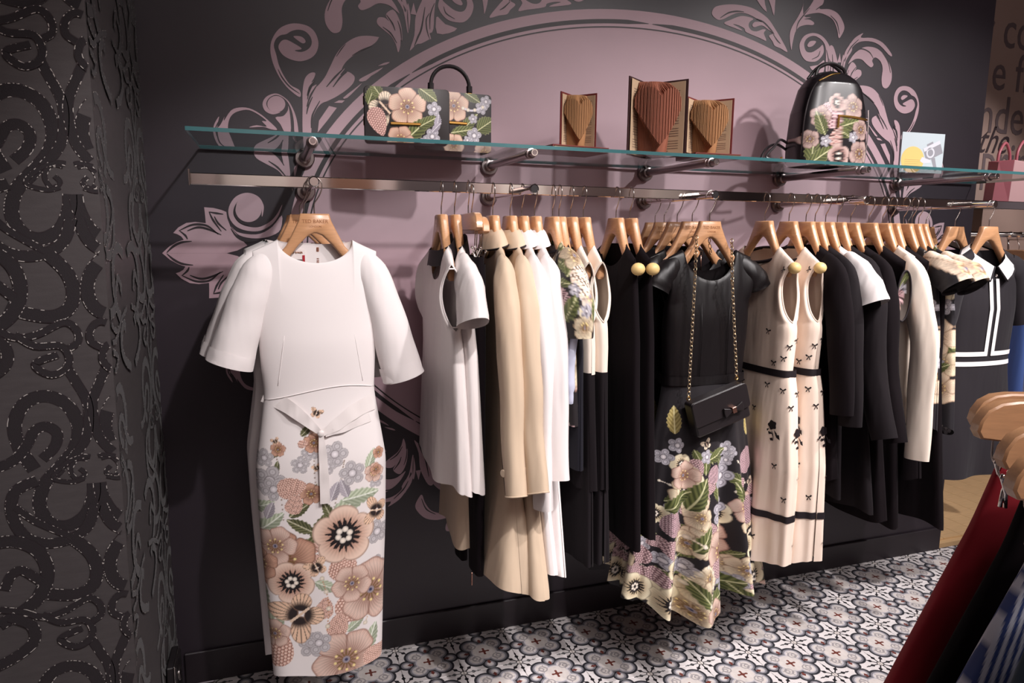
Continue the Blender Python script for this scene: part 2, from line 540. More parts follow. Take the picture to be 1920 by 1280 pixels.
# the top of the frame as its right half shows it
S('6', [(30, 150), (25, 110), (60, 65), (160, 45), (280, 48), (400, 75), (500, 130), (570, 190), (630, 280), (690, 380), (748, 498), (680, 465), (625, 440), (605, 400), (570, 345), (608, 322), (560, 282), (500, 245), (430, 262), (410, 240), (440, 210), (515, 212), (450, 178), (400, 150), (340, 128), (270, 125), (200, 150), (130, 185), (80, 190)], 4)
S('6', [(140, 225), (200, 192), (300, 155), (380, 165), (420, 185), (385, 210), (375, 250), (400, 290), (450, 302), (510, 282), (540, 288), (520, 320), (545, 392), (480, 365), (352, 310), (335, 275), (280, 245), (225, 232), (285, 268), (315, 295), (240, 270)], 3)
K('6', [(100, 175), (180, 125), (260, 110), (330, 115)], 10); K('6', [(450, 180), (520, 215), (590, 290), (620, 330)], 9); K('6', [(610, 330), (650, 390), (680, 420)], 8)
S('6', [(440, -40), (490, 55), (548, 115), (532, 40), (515, -40)], 2); S('6', [(560, -40), (590, 60), (618, 152), (626, 60), (626, -40)], 2)
S('6', [(905, -40), (895, 60), (850, 160), (790, 260), (768, 350), (784, 480), (795, 420), (820, 315), (860, 260), (930, 240), (990, 242), (1002, 218), (960, 190), (905, 185), (975, 165), (900, 150)], 3)
S('6', [(895, 150), (960, 65), (1030, -40), (1095, -40), (1092, 30), (1055, 85), (1150, 90), (1230, 130), (1280, 210), (1292, 280), (1252, 360), (1235, 355), (1225, 290), (1190, 200), (1130, 152), (1050, 125), (960, 135)], 4)
K('6', [(830, 300), (850, 220), (900, 150), (960, 80)], 8); K('6', [(1020, 95), (1070, 60), (1095, 50)], 8); K('6', [(1160, 150), (1220, 220), (1245, 330)], 8)
S('6', [(1010, 592), (930, 585), (885, 535), (865, 470), (868, 410), (910, 345), (985, 318), (1060, 335), (1120, 390), (1165, 480), (1205, 640), (1205, 710), (1120, 710), (1116, 560), (1114, 470), (1098, 415), (1060, 372), (1000, 345), (940, 365), (908, 420), (925, 490), (980, 503), (1050, 462), (1085, 432), (1095, 500), (1060, 560)], 4, 'volute')
S('6', [(938, 432), (968, 396), (1022, 398), (992, 440), (950, 452)], 4, 'volute_eye')
S('6', [(960, 640), (1040, 625), (1092, 578), (1102, 610), (1088, 710), (1010, 690)], 2)
K('6', [(1135, 690), (1140, 580), (1120, 480)], 7); K('6', [(980, 570), (1040, 540), (1060, 490)], 7)
S('6', [(1280, 590), (1300, 500), (1350, 420), (1400, 360), (1475, 318), (1452, 362), (1560, 365), (1660, 410), (1735, 500), (1750, 540), (1718, 525), (1640, 442), (1560, 402), (1460, 398), (1390, 432), (1330, 512)], 3)
S('6', [(1330, 612), (1370, 540), (1430, 480), (1500, 450), (1590, 460), (1660, 510), (1720, 600), (1748, 700), (1740, 790), (1700, 847), (1660, 830), (1650, 760), (1660, 660), (1640, 590), (1590, 552), (1560, 582), (1572, 622), (1550, 646), (1510, 620), (1460, 572), (1400, 567), (1350, 600)], 4)
K('6', [(1320, 520), (1360, 450), (1430, 380)], 8); K('6', [(1380, 520), (1450, 470), (1530, 500), (1570, 560)], 8); K('6', [(1640, 480), (1710, 590), (1735, 700)], 7)
S('6', [(1225, 600), (1250, 510), (1262, 600)], 2, sharp=True)
# main acanthus trunk
p3 = wall_pts('3', [(495, 1270), (495, 1100), (520, 950), (580, 880), (645, 875), (635, 930), (600, 990), (640, 970), (612, 1035), (660, 1015), (672, 1035), (760, 930), (830, 790), (900, 650), (1000, 530), (1130, 450), (1260, 430), (1400, 445), (1405, 460), (1370, 510), (1300, 560), (1190, 620), (1100, 670), (1010, 750), (965, 830), (1000, 825), (945, 905), (1030, 862), (1090, 890), (1120, 930), (1100, 1000), (1020, 1080), (900, 1160), (800, 1210)])
p2 = wall_pts('2', [(1236, 375), (1175, 450), (1135, 560), (1125, 700), (1095, 860), (1060, 960), (1040, 800), (1030, 620)])
shapes.append(('acanthus_trunk', [tuple(q) for q in spline(p3+p2, 4, True)]))
K('3', [(550, 1150), (580, 1050), (645, 965)], 11); K('3', [(545, 1280), (590, 1150), (665, 1025)], 12); K('3', [(780, 1045), (880, 930), (990, 820)], 12)
K('3', [(860, 1045), (950, 925), (1025, 865)], 12); K('3', [(900, 680), (960, 590), (1010, 530)], 7); K('3', [(1090, 668), (1200, 605), (1330, 550)], 8)
K('2', [(1075, 490), (1095, 400), (1140, 300)], 10); K('2', [(1125, 640), (1140, 500), (1220, 345)], 10); K('2', [(1085, 330), (1105, 240), (1160, 140)], 9)
# small ball scroll beside the trunk
S('2', [(985, 700), (970, 560), (935, 450), (880, 350), (800, 285), (730, 264), (650, 290), (605, 340), (597, 400), (630, 460), (710, 492), (790, 468), (720, 468), (660, 430), (636, 370), (670, 310), (740, 280), (810, 305), (870, 360), (912, 450), (935, 560), (945, 700)], 4, 'volute')
S('2', [(745+98*math.cos(a), 380+90*math.sin(a)) for a in np.linspace(0, 2*math.pi, 12, endpoint=False)], 3, 'volute_ball')
S('2', [(735, 525), (820, 510), (870, 450), (875, 400), (895, 500), (902, 690), (840, 690), (790, 600)], 3)
# far left tendril
S('2', [(62, 620), (88, 560), (122, 516), (100, 620), (125, 620), (165, 550), (180, 515), (175, 560), (250, 450), (340, 417), (450, 425), (560, 480), (660, 560), (755, 655), (690, 655), (600, 628), (450, 634), (530, 610), (640, 626), (588, 566), (640, 565), (560, 500), (450, 445), (350, 452), (270, 490), (228, 560), (220, 660), (262, 770), (292, 872), (200, 870), (130, 845), (80, 770), (58, 690)], 3)
K('2', [(110, 610), (100, 700), (130, 800), (200, 855)], 8); K('2', [(120, 560), (85, 640), (95, 730)], 6)
S('2', [(500, 905), (540, 888), (690, 905), (765, 960), (822, 1032), (800, 900), (862, 905), (888, 1050), (892, 1175), (830, 1175), (760, 1100), (640, 1035), (530, 970)], 3)
K('2', [(660, 1000), (760, 1070), (850, 1170)], 11); K('2', [(700, 905), (780, 970), (830, 1050)], 10)
S('2', [(945, 1165), (938, 1080), (975, 1030), (965, 1110)], 3)
S('2', [(1195, 690), (1210, 560), (1320, 400), (1405, 420), (1300, 560)], 2, sharp=True)
S('3', [(1180, 950), (1280, 895), (1460, 808), (1390, 868), (1320, 910), (1250, 970), (1180, 978)], 2)
S('3', [(1400, 792), (1470, 757), (1540, 745), (1500, 775), (1420, 790)], 2)
S('3', [(870, 1235), (930, 1205), (1000, 1205), (970, 1235)], 2, sharp=True)
S('3', [(980, 1175), (1100, 1080), (1210, 995), (1130, 1080), (1030, 1175)], 2)
# side flower and ball scroll at the oval's left end
S('1', [(50, 725), (120, 650), (200, 605), (265, 583), (240, 550), (200, 527), (160, 515), (210, 460), (290, 415), (380, 405), (485, 418), (478, 340), (468, 258), (560, 265), (640, 285), (690, 305), (700, 370), (730, 450), (800, 540), (900, 640), (800, 690), (695, 735), (690, 900), (60, 900)], 1, 'side_flower', sharp=True)
shapes[-1] = (shapes[-1][0], [(x, max(z, ECZ+.0001)) for (x, z) in shapes[-1][1]])
for kk in ([(215, 495), (330, 440), (420, 430), (510, 450), (610, 530)], [(300, 495), (400, 460), (500, 475), (640, 535)], [(225, 495), (280, 540), (302, 578)], [(95, 712), (160, 650), (240, 610), (345, 598)], [(515, 305), (590, 318), (660, 328)], [(520, 310), (560, 390), (640, 500)], [(570, 350), (610, 420), (690, 490)], [(735, 470), (800, 555), (900, 600), (1000, 590)]):
    K('1', kk, 13 if len(kk) > 3 else 11)
p = wall_pts('1', [(1047, 350), (1052, 250), (1000, 165), (900, 132), (800, 170), (742, 260), (742, 350), (800, 430), (900, 472), (1020, 475), (1130, 420), (1200, 340), (1248, 235)])
a, b = ribbon_poly(p, [w*.00145/5.333 for w in (3, 14, 18, 20, 24, 26, 26, 26, 24, 22, 18, 12, 2)], 6)
shapes.append(('ball_scroll', [tuple(q) for q in list(a)+list(b[::-1])]))
S('1', [(912+132*math.cos(t), 275+132*math.sin(t)) for t in np.linspace(0, 2*math.pi, 14, endpoint=False)], 3, 'volute_ball')
K('1', [(790, 220), (775, 320), (840, 410), (925, 435)], [2, 9, 9, 2])
S('1', [(735, 440), (790, 500), (900, 527), (1030, 522), (1150, 452), (1245, 340), (1232, 480), (1150, 540), (1030, 568), (900, 562), (800, 525)], 3)
for (mx, mz) in ((1, 1), (-1, 1), (1, -1), (-1, -1)):
    for si, (nm, poly) in enumerate(shapes):
        pp = [((x-ECX)*mx+ECX, (z-ECZ)*mz+ECZ) for (x, z) in poly]
        if max(q[0] for q in pp) > XE-.004:
            pp = [(min(q[0], XE-.004), q[1]) for q in pp]
        MB().flat(pp, W2(-.0014-.00001*si)).obj(nm, M_MAUVE, parent=mural, smooth=False)
    mb = MB()
    for (a, b) in strokes:
        V = []
        for q, r in zip(a, b):
            for t in (q, r):
                V.append(((t[0]-ECX)*mx, -.0012, (t[1]-ECZ)*mz))
        n = len(a)
        mb.add(V, [(2*i, 2*i+1, 2*i+3, 2*i+2) for i in range(n-1)])
    mb.obj('engraved_lines', M_MURAL_DARK, parent=mural, smooth=False, kind='stuff')

# ---- wallpapered pier on the left
M_PAPER = mat('pewter_satin_wallpaper', (88, 83, 84), .42, noise=.10, nscale=25, bump=.12, bscale=260, stretch=(1, 1, 5), metal=.25)
M_FLOCK = mat('black_flock_band', (34, 27, 31), .75, bump=.25, bscale=700, sheen=.1)
def glitter_mat():
    m, nt, b = node_mat('glitter_line'); X.nt = nt
    tc = nt.nodes.new('ShaderNodeTexCoord'); v = nt.nodes.new('ShaderNodeTexVoronoi'); v.inputs['Scale'].default_value = 260
    nt.links.new(tc.outputs['Object'], v.inputs['Vector'])
    sep = nt.nodes.new('ShaderNodeSeparateColor'); nt.links.new(v.outputs['Color'], sep.inputs[0])
    f = X(sep.outputs[0]).gt(.78)
    nt.links.new(xmix(nt, f, s2l((70, 62, 66)), s2l((252, 246, 240))), b.inputs['Base Color'])
    b.inputs['Roughness'].default_value = .32; b.inputs['Metallic'].default_value = .55
    return m
M_GLIT = glitter_mat()
PX, PY = -.45, -.62
pier = MB().box((-1.0, (PY+.12)/2, 1.55), (1.1, .12-PY, 3.10)).obj('wall_left', M_PAPER, kind='structure', smooth=False)
def cl(pts):
    out = []
    for (a, b) in pts:
        q = at_y(a/2, 640+b/2, PY); out.append((q.x, q.z))
    return out
bands = [([(130, 480), (75, 400), (55, 310), (95, 230), (175, 205), (255, 240), (295, 320), (280, 400), (225, 470), (165, 540), (150, 620), (190, 680), (255, 690), (320, 650), (350, 580), (352, 530)], 15),
         ([(-60, 480), (0, 470), (60, 440), (100, 390), (130, 335), (175, 318), (215, 345), (205, 395), (160, 440)], 12),
         ([(250, 95), (285, 150), (325, 220), (333, 290), (320, 370), (260, 450)], 11),
         ([(330, 440), (290, 440), (265, 480), (290, 515), (320, 495), (300, 475)], 5),
         ([(340, 430), (310, 430), (250, 455), (200, 510), (270, 525), (320, 510)], 5),
         ([(140, 520), (60, 560), (45, 640), (90, 725), (170, 755), (260, 740), (330, 690), (358, 610)], 13),
         ([(60, 620), (130, 670), (220, 710), (270, 730)], 8),
         ([(280, 740), (340, 790), (365, 850), (350, 910), (290, 945), (200, 945), (130, 930)], 15),
         ([(-90, 790), (0, 752), (80, 752), (150, 790), (180, 860), (160, 940), (100, 1000), (0, 1060)], 15),
         ([(20, 930), (40, 880), (80, 855), (130, 880), (160, 900)], 11),
         ([(-60, 1000), (80, 1010), (160, 1030), (240, 1010), (330, 960), (375, 980), (380, 1020), (340, 1050)], 8),
         ([(160, 1020), (230, 1050), (320, 1040), (350, 1080), (330, 1120), (280, 1140), (230, 1110), (310, 1070)], 8),
         ([(-40, 1230), (60, 1180), (130, 1120), (120, 1060), (40, 1030)], 13)]
def on_pier(x, z, lift):
    if x <= PX: return (x, PY-lift, z)
    return (PX+lift, PY+(x-PX), z)
mbF, mbG = MB(), MB()
AX, PER, HP = -.499, .631, .265
for bi, (pts, hw) in enumerate(bands):
    base = cl(pts)
    for hx in range(-1, 3):
        for mir in (0, 1):
            q = [((2*AX-x if mir else x), z) for (x, z) in base]
            # alternate columns mirrored about axes HP*2 apart
            q = [(x+2*HP*hx, z) for (x, z) in q]
            if max(p[0] for p in q) < -1.2 or min(p[0] for p in q) > PX+.62: continue
            for kz in range(-1, 4):
                qq = [(x, z+PER*kz) for (x, z) in q]
                if min(p[1] for p in qq) > 3.0 or max(p[1] for p in qq) < .05: continue
                h = hw*.00092
                a, b = ribbon_poly(qq, h, 5)
                def strip(mbx, A, B, l0):
                    n = len(A); V = []; F = []
                    ok = [PX-.74 < (A[i][0]+B[i][0])/2 < PX+.615 and .02 < A[i][1] < 3.05 for i in range(n)]
                    for i in range(n):
                        V.append(on_pier(A[i][0], A[i][1], l0)); V.append(on_pier(B[i][0], B[i][1], l0))
                    F = [(2*i, 2*i+1, 2*i+3, 2*i+2) for i in range(n-1) if ok[i] and ok[i+1] and (A[i][0] <= PX) == (A[i+1][0] <= PX) == (B[i][0] <= PX) == (B[i+1][0] <= PX)]
                    mbx.add(V, F)
                strip(mbF, a, b, 0.0006+.00003*(bi*8+(hx+1)*2+mir))
                c = (a+b)/2; d = (a-b)/2; L = np.linalg.norm(d, axis=1)[:, None]+1e-9
                g = .0008
                for sgn in (1, -1):
                    e = c+sgn*d*.93
                    strip(mbG, e+d/L*g, e-d/L*g, .00063+.00003*(bi*8+(hx+1)*2+mir))
mbF.obj('flock_scrollwork', M_FLOCK, parent=pier, smooth=False, kind='stuff')
mbG.obj('glitter_outline', M_GLIT, parent=pier, smooth=False, kind='stuff')
sk = empty('floor_socket', (PX+.003, -.20, 0), label='small black floor socket with chrome rims low on the papered pier', cat='socket')
MB().box((.012, 0, .12), (.020, .12, .20), ch=.003).obj('socket_body', M_BLACKPL, parent=sk, smooth=False)
MB().box((.0235, 0, .12), (.003, .128, .208), ch=.001).obj('socket_trim', M_CHROME, parent=sk, smooth=False)
MB().box((.026, 0, .12), (.003, .108, .188), ch=.001).obj('socket_plate', M_BLACKPL, parent=sk, smooth=False)
for dz in (.075, .165):
    MB().lathe([(0, .004), (.018, .004), (.021, .002), (.021, 0)], (.0275, 0, dz), (1, 0, 0), 20).obj('socket_ring', M_CHROME, parent=sk)

# ---- far room beyond the end of the wall
M_FARWALL = mat('beige_far_wall', (168, 142, 132), .7, noise=.05, nscale=4)
M_LETTER = mat('grey_wall_lettering', (108, 92, 94), .6)
M_LETTERD = mat('dark_wall_lettering', (60, 46, 50), .6)
FY = 1.30
farw = MB().box((5.1, FY+.05, 1.6), (4.6, .10, 3.2)).obj('wall_far', M_FARWALL, kind='structure', smooth=False)
MB().box((7.3, -.9, 1.6), (.1, 4.6, 3.2)).obj('wall_right', mat('dim_grey_wall', (96, 84, 86), .7), kind='structure', smooth=False)
MB().box((2.9, -4.05, 1.6), (9.0, .1, 3.2)).obj('wall_front', mat('shop_front_wall', (190, 172, 168), .7, noise=.1, nscale=2), kind='structure', smooth=False)
MB().box((-1.65, -2.2, 1.6), (.1, 4.0, 3.2)).obj('wall_side', mat('side_wall_grey', (92, 80, 84), .7), kind='structure', smooth=False)
MB().box((2.9, -1.35, 3.16), (9.2, 5.6, .08)).obj('ceiling', mat('dark_ceiling', (84, 74, 78), .8), kind='structure', smooth=False)
def text(txt, size, font_shear=0.0, ext=.0015, name='lettering'):
    cu = bpy.data.curves.new(name, 'FONT'); cu.body = txt; cu.size = size; cu.extrude = ext
    cu.align_x = 'CENTER'; cu.align_y = 'CENTER'; cu.shear = font_shear; cu.resolution_u = 3
    o = bpy.data.objects.new(name, cu); COL.objects.link(o)
    dg = bpy.context.evaluated_depsgraph_get()
    me = bpy.data.meshes.new_from_object(o.evaluated_get(dg))
    bpy.data.objects.remove(o); me.name = name
    return me
def put_text(txt, size, loc, rot, m, parent=None, shear=0.0, name='lettering', sx=1.0, **k):
    me = text(txt, size, shear, name=name); me.materials.clear(); me.materials.append(m)
    o = bpy.data.objects.new(name, me); COL.objects.link(o)
    o.location = loc; o.rotation_euler = rot; o.scale = (sx, 1, 1)
    if parent: o.parent = parent
    return setp(o, **k)
R90 = (math.pi/2, 0, 0)
for (t, px, py, sz, shr, mm) in (('r co', 1890, 58, .36, 0, M_LETTER), ('e fi', 1895, 140, .36, 0, M_LETTER), ('nde', 1878, 220, .36, 0, M_LETTER), ('the', 1860, 265, .26, .45, M_LETTERD), ('prin', 1885, 305, .36, 0, M_LETTER)):
    q = at_y(px, py, FY)
    put_text(t, sz, (q.x, FY-.002, q.z), R90, mm, parent=farw, shear=shr, name='wall_lettering', sx=.82)
# unseen panels added behind the camera to vary the reflections in the chrome
for i, (x, w, c) in enumerate(((-.9, .5, (60, 50, 52)), (-.2, .45, (226, 214, 206)), (.5, .35, (120, 84, 66)), (1.15, .6, (70, 60, 62)), (1.9, .4, (232, 222, 214)), (2.6, .5, (96, 80, 78)), (3.3, .35, (226, 214, 206)), (4.1, .6, (64, 54, 56)), (5.0, .5, (214, 200, 192)))):
    MB().box((x, -3.985, 1.5), (w, .03, 2.6), ch=.004).obj('reflection_panel_%d' % (i+1), mat('reflection_panel_paint', c, .6), kind='structure', smooth=False)
# ================================================================== PRINT PAINTER (flat textile prints as vertex colours)
def L3(c): return np.array(s2l(c))
def sm(a, b, x):
    t = np.clip((x-a)/(b-a+1e-12), 0, 1); return t*t*(3-2*t)
class Print:
    def __init__(s, u, v, bg):
        s.u = np.asarray(u, float); s.v = np.asarray(v, float)
        s.c = np.tile(L3(bg), (len(s.u), 1))
    def loc(s, x, y, r, rot=0.0, asp=1.0, ext=1.15):
        k = np.where((np.abs(s.u-x) < r*ext*1.2) & (np.abs(s.v-y) < r*ext*1.2))[0]
        du = (s.u[k]-x)/r; dv = (s.v[k]-y)/r
        c, n = math.cos(rot), math.sin(rot)
        return k, du*c+dv*n, (-du*n+dv*c)/asp
    def put(s, k, m, col):
        m = np.clip(m, 0, 1)[:, None]
        s.c[k] = s.c[k]*(1-m)+col*m
    def rose(s, x, y, r, rot=0, asp=1.0, pal=((238, 218, 202), (198, 150, 132), (120, 74, 62)), n=5):
        k, a, b = s.loc(x, y, r, rot, asp)
        if not len(k): return
        p = np.hypot(a, b); f = np.arctan2(b, a)
        pet = np.abs(np.cos(f*n/2)); B = .74+.25*pet**.55+.025*np.sin(f*11+1)
        hi, md, dk = (L3(q) for q in pal)
        t = sm(.10, .95, p)[:, None]
        col = md*(1-t)*.75+hi*t+(md-hi)*.45*sm(.75, 1.0, p/B)[:, None]
        vein = (.5+.5*np.sin(f*46+6*np.sin(p*5)))*(1-.75*sm(.3, .95, p))
        col = col*(1-.38*vein[:, None])*(1-.16*(.5+.5*np.sin(f*90+p*9))[:, None])
        seam = sm(.22, .02, pet)*sm(.15, .5, p)
        col = col*(1-.6*seam[:, None])+dk*.6*seam[:, None]
        edge = sm(.93, .99, p/B)
        col = col*(1-.65*edge[:, None])+dk*.65*edge[:, None]
        s.put(k, sm(1.02, .985, p/B), col)
        st = (np.abs(((f*14/(2*math.pi)) % 1)-.5)*2*p < .10)*(p < .34)*(p > .1)
        s.put(k, st*.8, np.tile(L3((112, 84, 40)), (len(k), 1)))
        an = sm(.055, .03, np.hypot(p-.33, ((((f*9/(2*math.pi)) % 1)-.5)*2*math.pi/9*p)))
        s.put(k, an, np.tile(L3((236, 214, 150)), (len(k), 1)))
        s.put(k, sm(.13, .09, p), np.tile(L3((150, 140, 150)), (len(k), 1)))
        s.put(k, sm(.06, .04, p), np.tile(L3((60, 60, 90)), (len(k), 1)))
    def anemone(s, x, y, r, rot=0, asp=1.0, pal=((238, 228, 198), (206, 184, 150), (110, 84, 60))):
        k, a, b = s.loc(x, y, r, rot, asp)
        if not len(k): return
        p = np.hypot(a, b); f = np.arctan2(b, a)
        pet = np.abs(np.cos(f*2.5)); B = .76+.23*pet**.5
        hi, md, dk = (L3(q) for q in pal)
        t = sm(.35, .95, p)[:, None]
        col = md*(1-t)+hi*t
        col = col*(1-.25*(.5+.5*np.sin(f*40))*sm(.95, .4, p))[:, None] if False else col*(1-(.25*(.5+.5*np.sin(f*40))*sm(.95, .4, p)))[:, None]
        edge = sm(.92, .99, p/B)[:, None]; col = col*(1-.6*edge)+dk*.6*edge
        s.put(k, sm(1.02, .985, p/B), col)
        rag = .47+.09*np.sin(f*17)+.05*np.sin(f*31)
        s.put(k, sm(rag+.02, rag-.02, p), np.tile(L3((30, 24, 26)), (len(k), 1)))
        for i in range(6):
            cx, cy = (.19*math.cos(i*math.pi/3), .19*math.sin(i*math.pi/3))
            d = np.hypot(a-cx, b-cy); s.put(k, sm(.105, .085, d), L3((250, 238, 224))*(1-.35*sm(.02, .1, d))[:, None])
    def lace(s, x, y, r, rot=0, pal=((200, 196, 204), (92, 86, 96))):
        k, a, b = s.loc(x, y, r, rot)
        if not len(k): return
        hi, dk = L3(pal[0]), L3(pal[1])
        for i in range(5):
            w = i*2*math.pi/5
            d = np.hypot(a-.58*math.cos(w), b-.58*math.sin(w))
            col = hi*(1-.25*(.5+.5*np.sin(d*50)))[:, None]
            o = sm(.30, .36, d)[:, None]; col = col*(1-o*.8)+dk*o*.8
            i2 = (sm(.05, .02, np.abs(d-.2)))[:, None]; col = col*(1-i2*.7)+dk*i2*.7
            s.put(k, sm(.39, .37, d), col)
        p = np.hypot(a, b)
        s.put(k, sm(.34, .31, p), np.tile(dk, (len(k), 1)))
        s.put(k, sm(.27, .24, p), L3((238, 232, 236))*(1-.3*sm(0, .25, p))[:, None])
    def leaf(s, x, y, r, rot=0, asp=.42, pal=((132, 138, 84), (62, 70, 38), (206, 204, 160))):
        k, a, b = s.loc(x, y, r, rot, 1.0)
        if not len(k): return
        h = np.clip(1-a*a, 0, 1)**.8*asp*(1.0-.25*a)*(1+.08*np.sin(a*22))
        q = np.abs(b)/(h+1e-6)
        A, B, C = (L3(z) for z in pal)
        t = (.5+.5*np.sin((a-np.abs(b)*1.4)*20))[:, None]
        col = B*(1-t*.7)+A*t*.7
        sh = (b > 0)[:, None]; col = np.where(sh, col*1.12, col*.8)
        rib = sm(.05, .02, np.abs(b))[:, None]; col = col*(1-rib)+C*rib
        e = sm(.88, 1, q)[:, None]; col = col*(1-e*.5)+C*.6*e*.5
        s.put(k, sm(1.03, .97, q)*(np.abs(a) < 1), col)
    def berries(s, x, y, r, rot=0, asp=.75, cell=.16, pal=((244, 222, 214), (196, 150, 142), (84, 52, 48)), cone=.35):
        k, a, b = s.loc(x, y, r, rot, 1.0)
        if not len(k): return
        w = asp*np.sqrt(np.clip(1-a*a, 0, 1))*(1-cone*a)
        inside = np.abs(b) < w
        row = np.round(b/(cell*.87)); aa = a+np.where(row % 2 == 0, 0, cell/2)
        ca = (aa/cell-np.round(aa/cell))*cell; cb = b-row*cell*.87
        d = np.hypot(ca+.015, cb-.015)/(cell*.5)
        hi, md, dk = (L3(z) for z in pal)
        t = sm(0, .9, d)[:, None]; col = hi*(1-t)+md*t
        o = sm(.84, .98, np.hypot(ca, cb)/(cell*.5))[:, None]; col = col*(1-o)+dk*o
        s.put(k, inside*1.0, col)
    def butterfly(s, x, y, r, rot=0, pal=((240, 222, 198), (40, 32, 34))):
        k, a, b = s.loc(x, y, r, rot, 1.0)
        if not len(k): return
        hi, dk = L3(pal[0]), L3(pal[1])
        for sg in (1, -1):
            for (cx, cy, rx, ry, w) in ((.50, .34, .55, .36, .6), (.36, -.36, .36, .36, -.6)):
                da = sg*a-cx; db = b-cy
                c, n = math.cos(w), math.sin(w)
                e = np.hypot((da*c+db*n)/rx, (-da*n+db*c)/ry)
                p = np.hypot(a, b); f = np.arctan2(b, sg*a)
                t = (sm(.62, .35, p))[:, None]; col = hi*(1-t)+dk*t
                v = (.5+.5*np.sin(f*34) > .86)[:, None]*sm(.3, .5, p)[:, None]; col = col*(1-v*.75)+dk*v*.75
                o = sm(.88, .98, e)[:, None]; col = col*(1-o*.7)+L3((150, 116, 96))*o*.7
                s.put(k, sm(1.03, .97, e), col)
        s.put(k, (np.abs(a) < .05)*(np.abs(b) < .42)*1.0, np.tile(L3((226, 200, 176)), (len(k), 1)))
    def stem(s, pts, w, col=(226, 214, 200), bead=0.0):
        c = spline(pts, 10)
        lo, hi_ = c.min(0)-w*4-bead, c.max(0)+w*4+bead
        k = np.where((s.u > lo[0]) & (s.u < hi_[0]) & (s.v > lo[1]) & (s.v < hi_[1]))[0]
        if not len(k): return
        d = np.full(len(k), 9.0)
        for q in c: d = np.minimum(d, np.hypot(s.u[k]-q[0], s.v[k]-q[1]))
        s.put(k, sm(w*1.3, w*.8, d), np.tile(L3(col), (len(k), 1)))
        if bead:
            for q in c[::6]:
                dd = np.hypot(s.u[k]-q[0], s.v[k]-q[1]); s.put(k, sm(bead, bead*.85, dd), L3((244, 232, 214))*(1-.4*sm(0, bead, dd))[:, None])

CREAM = ((240, 226, 196), (206, 172, 140), (104, 78, 58))
PINKY = ((232, 206, 190), (192, 142, 126), (110, 66, 58))
def scatter(P, u0, u1, v0, v1, seed, dens=1.0, size=.075, dense_from=None):
    """dark botanical print: roses, anemones, lace flowers, leaves, berries and stems"""
    rg = random.Random(seed)
    A = (u1-u0)*(v1-v0)
    def pt():
        return rg.uniform(u0, u1), (rg.uniform(v0, v1) if dense_from is None else v0+(v1-v0)*rg.random()**1.6)
    for _ in range(int(A/.012*dens)):
        x, y = pt(); P.leaf(x, y, size*rg.uniform(.55, .95), rg.uniform(0, 6.3), .44)
    for _ in range(int(A/.03*dens)):
        x, y = pt(); q = size*1.6; w = rg.uniform(0, 6.3)
        P.stem([(x, y), (x+q*math.cos(w)*.5-.3*q*math.sin(w), y+q*math.sin(w)*.5+.3*q*math.cos(w)), (x+q*math.cos(w), y+q*math.sin(w))], .0018, (214, 202, 190), .0045 if rg.random() < .5 else 0)
    for _ in range(int(A/.016*dens)):
        x, y = pt(); P.lace(x, y, size*rg.uniform(.38, .62), rg.uniform(0, 6))
    for _ in range(int(A/.020*dens)):
        x, y = pt(); P.berries(x, y, size*rg.uniform(.5, .75), rg.uniform(0, 6), cell=.24, pal=((232, 208, 206), (178, 140, 146), (70, 48, 52)))
    for _ in range(int(A/.022*dens)):
        x, y = pt()
        if rg.random() < .6: P.rose(x, y, size*rg.uniform(.8, 1.25), rg.uniform(0, 6), 1, CREAM if rg.random() < .6 else PINKY)
        else: P.anemone(x, y, size*rg.uniform(.7, 1.05), rg.uniform(0, 6))

M_PRINT = mat('printed_cloth', (255, 255, 255), .62, attr=True, bump=.05, bscale=900, sheen=.05, spec=.3)
M_PRINT_GLOSS = mat('printed_coated_leather', (255, 255, 255), .30, attr=True, bump=.03, bscale=500, coat=.15)

# ================================================================== FIXTURES
def glass_mat():
    m, nt, b = node_mat('clear_shelf_glass')
    out = nt.nodes['Material Output']; nt.nodes.remove(b)
    tr = nt.nodes.new('ShaderNodeBsdfTransparent'); tr.inputs[0].default_value = (.93, .97, .965, 1)
    gl = nt.nodes.new('ShaderNodeBsdfGlossy'); gl.inputs['Roughness'].default_value = .01; gl.inputs[0].default_value = (.9, .95, .95, 1)
    fr = nt.nodes.new('ShaderNodeFresnel'); fr.inputs[0].default_value = 1.5
    mx = nt.nodes.new('ShaderNodeMixShader')
    ge = nt.nodes.new('ShaderNodeNewGeometry'); X.nt = nt
    fac = X(fr.outputs[0])*(1.0-X(ge.outputs['Backfacing']))
    nt.links.new(fac.v, mx.inputs[0]); nt.links.new(tr.outputs[0], mx.inputs[1]); nt.links.new(gl.outputs[0], mx.inputs[2])
    nt.links.new(mx.outputs[0], out.inputs[0]); return m
M_GLASS = glass_mat()
M_GEDGE = mat('green_glass_edge', (58, 104, 108), .12, spec=.7)
GZ = 1.725; GY0, GY1 = -.41, -.018
shelf = empty('glass_shelf', (-.297, GY1, GZ-.010), label='long clear glass wall shelf with green edge on steel brackets', cat='shelf')
def off(o, p): return [a-b for a, b in zip(p, o)]
so = (-.297, GY1, GZ-.010)
mb = MB(); mb.box(off(so, ((-.297+2.845)/2, (GY0+GY1)/2, GZ-.005)), (3.142, GY1-GY0, .010))
mi = []
for f in mb.F:
    V = mb.V[0][list(f)]
    n = np.cross(V[1]-V[0], V[2]-V[0]); mi.append(0 if abs(n[2]) > abs(n[0])+abs(n[1]) else 1)
mb.mi = mi
mb.obj('glass_pane', [M_GLASS, M_GEDGE], parent=shelf, smooth=False)
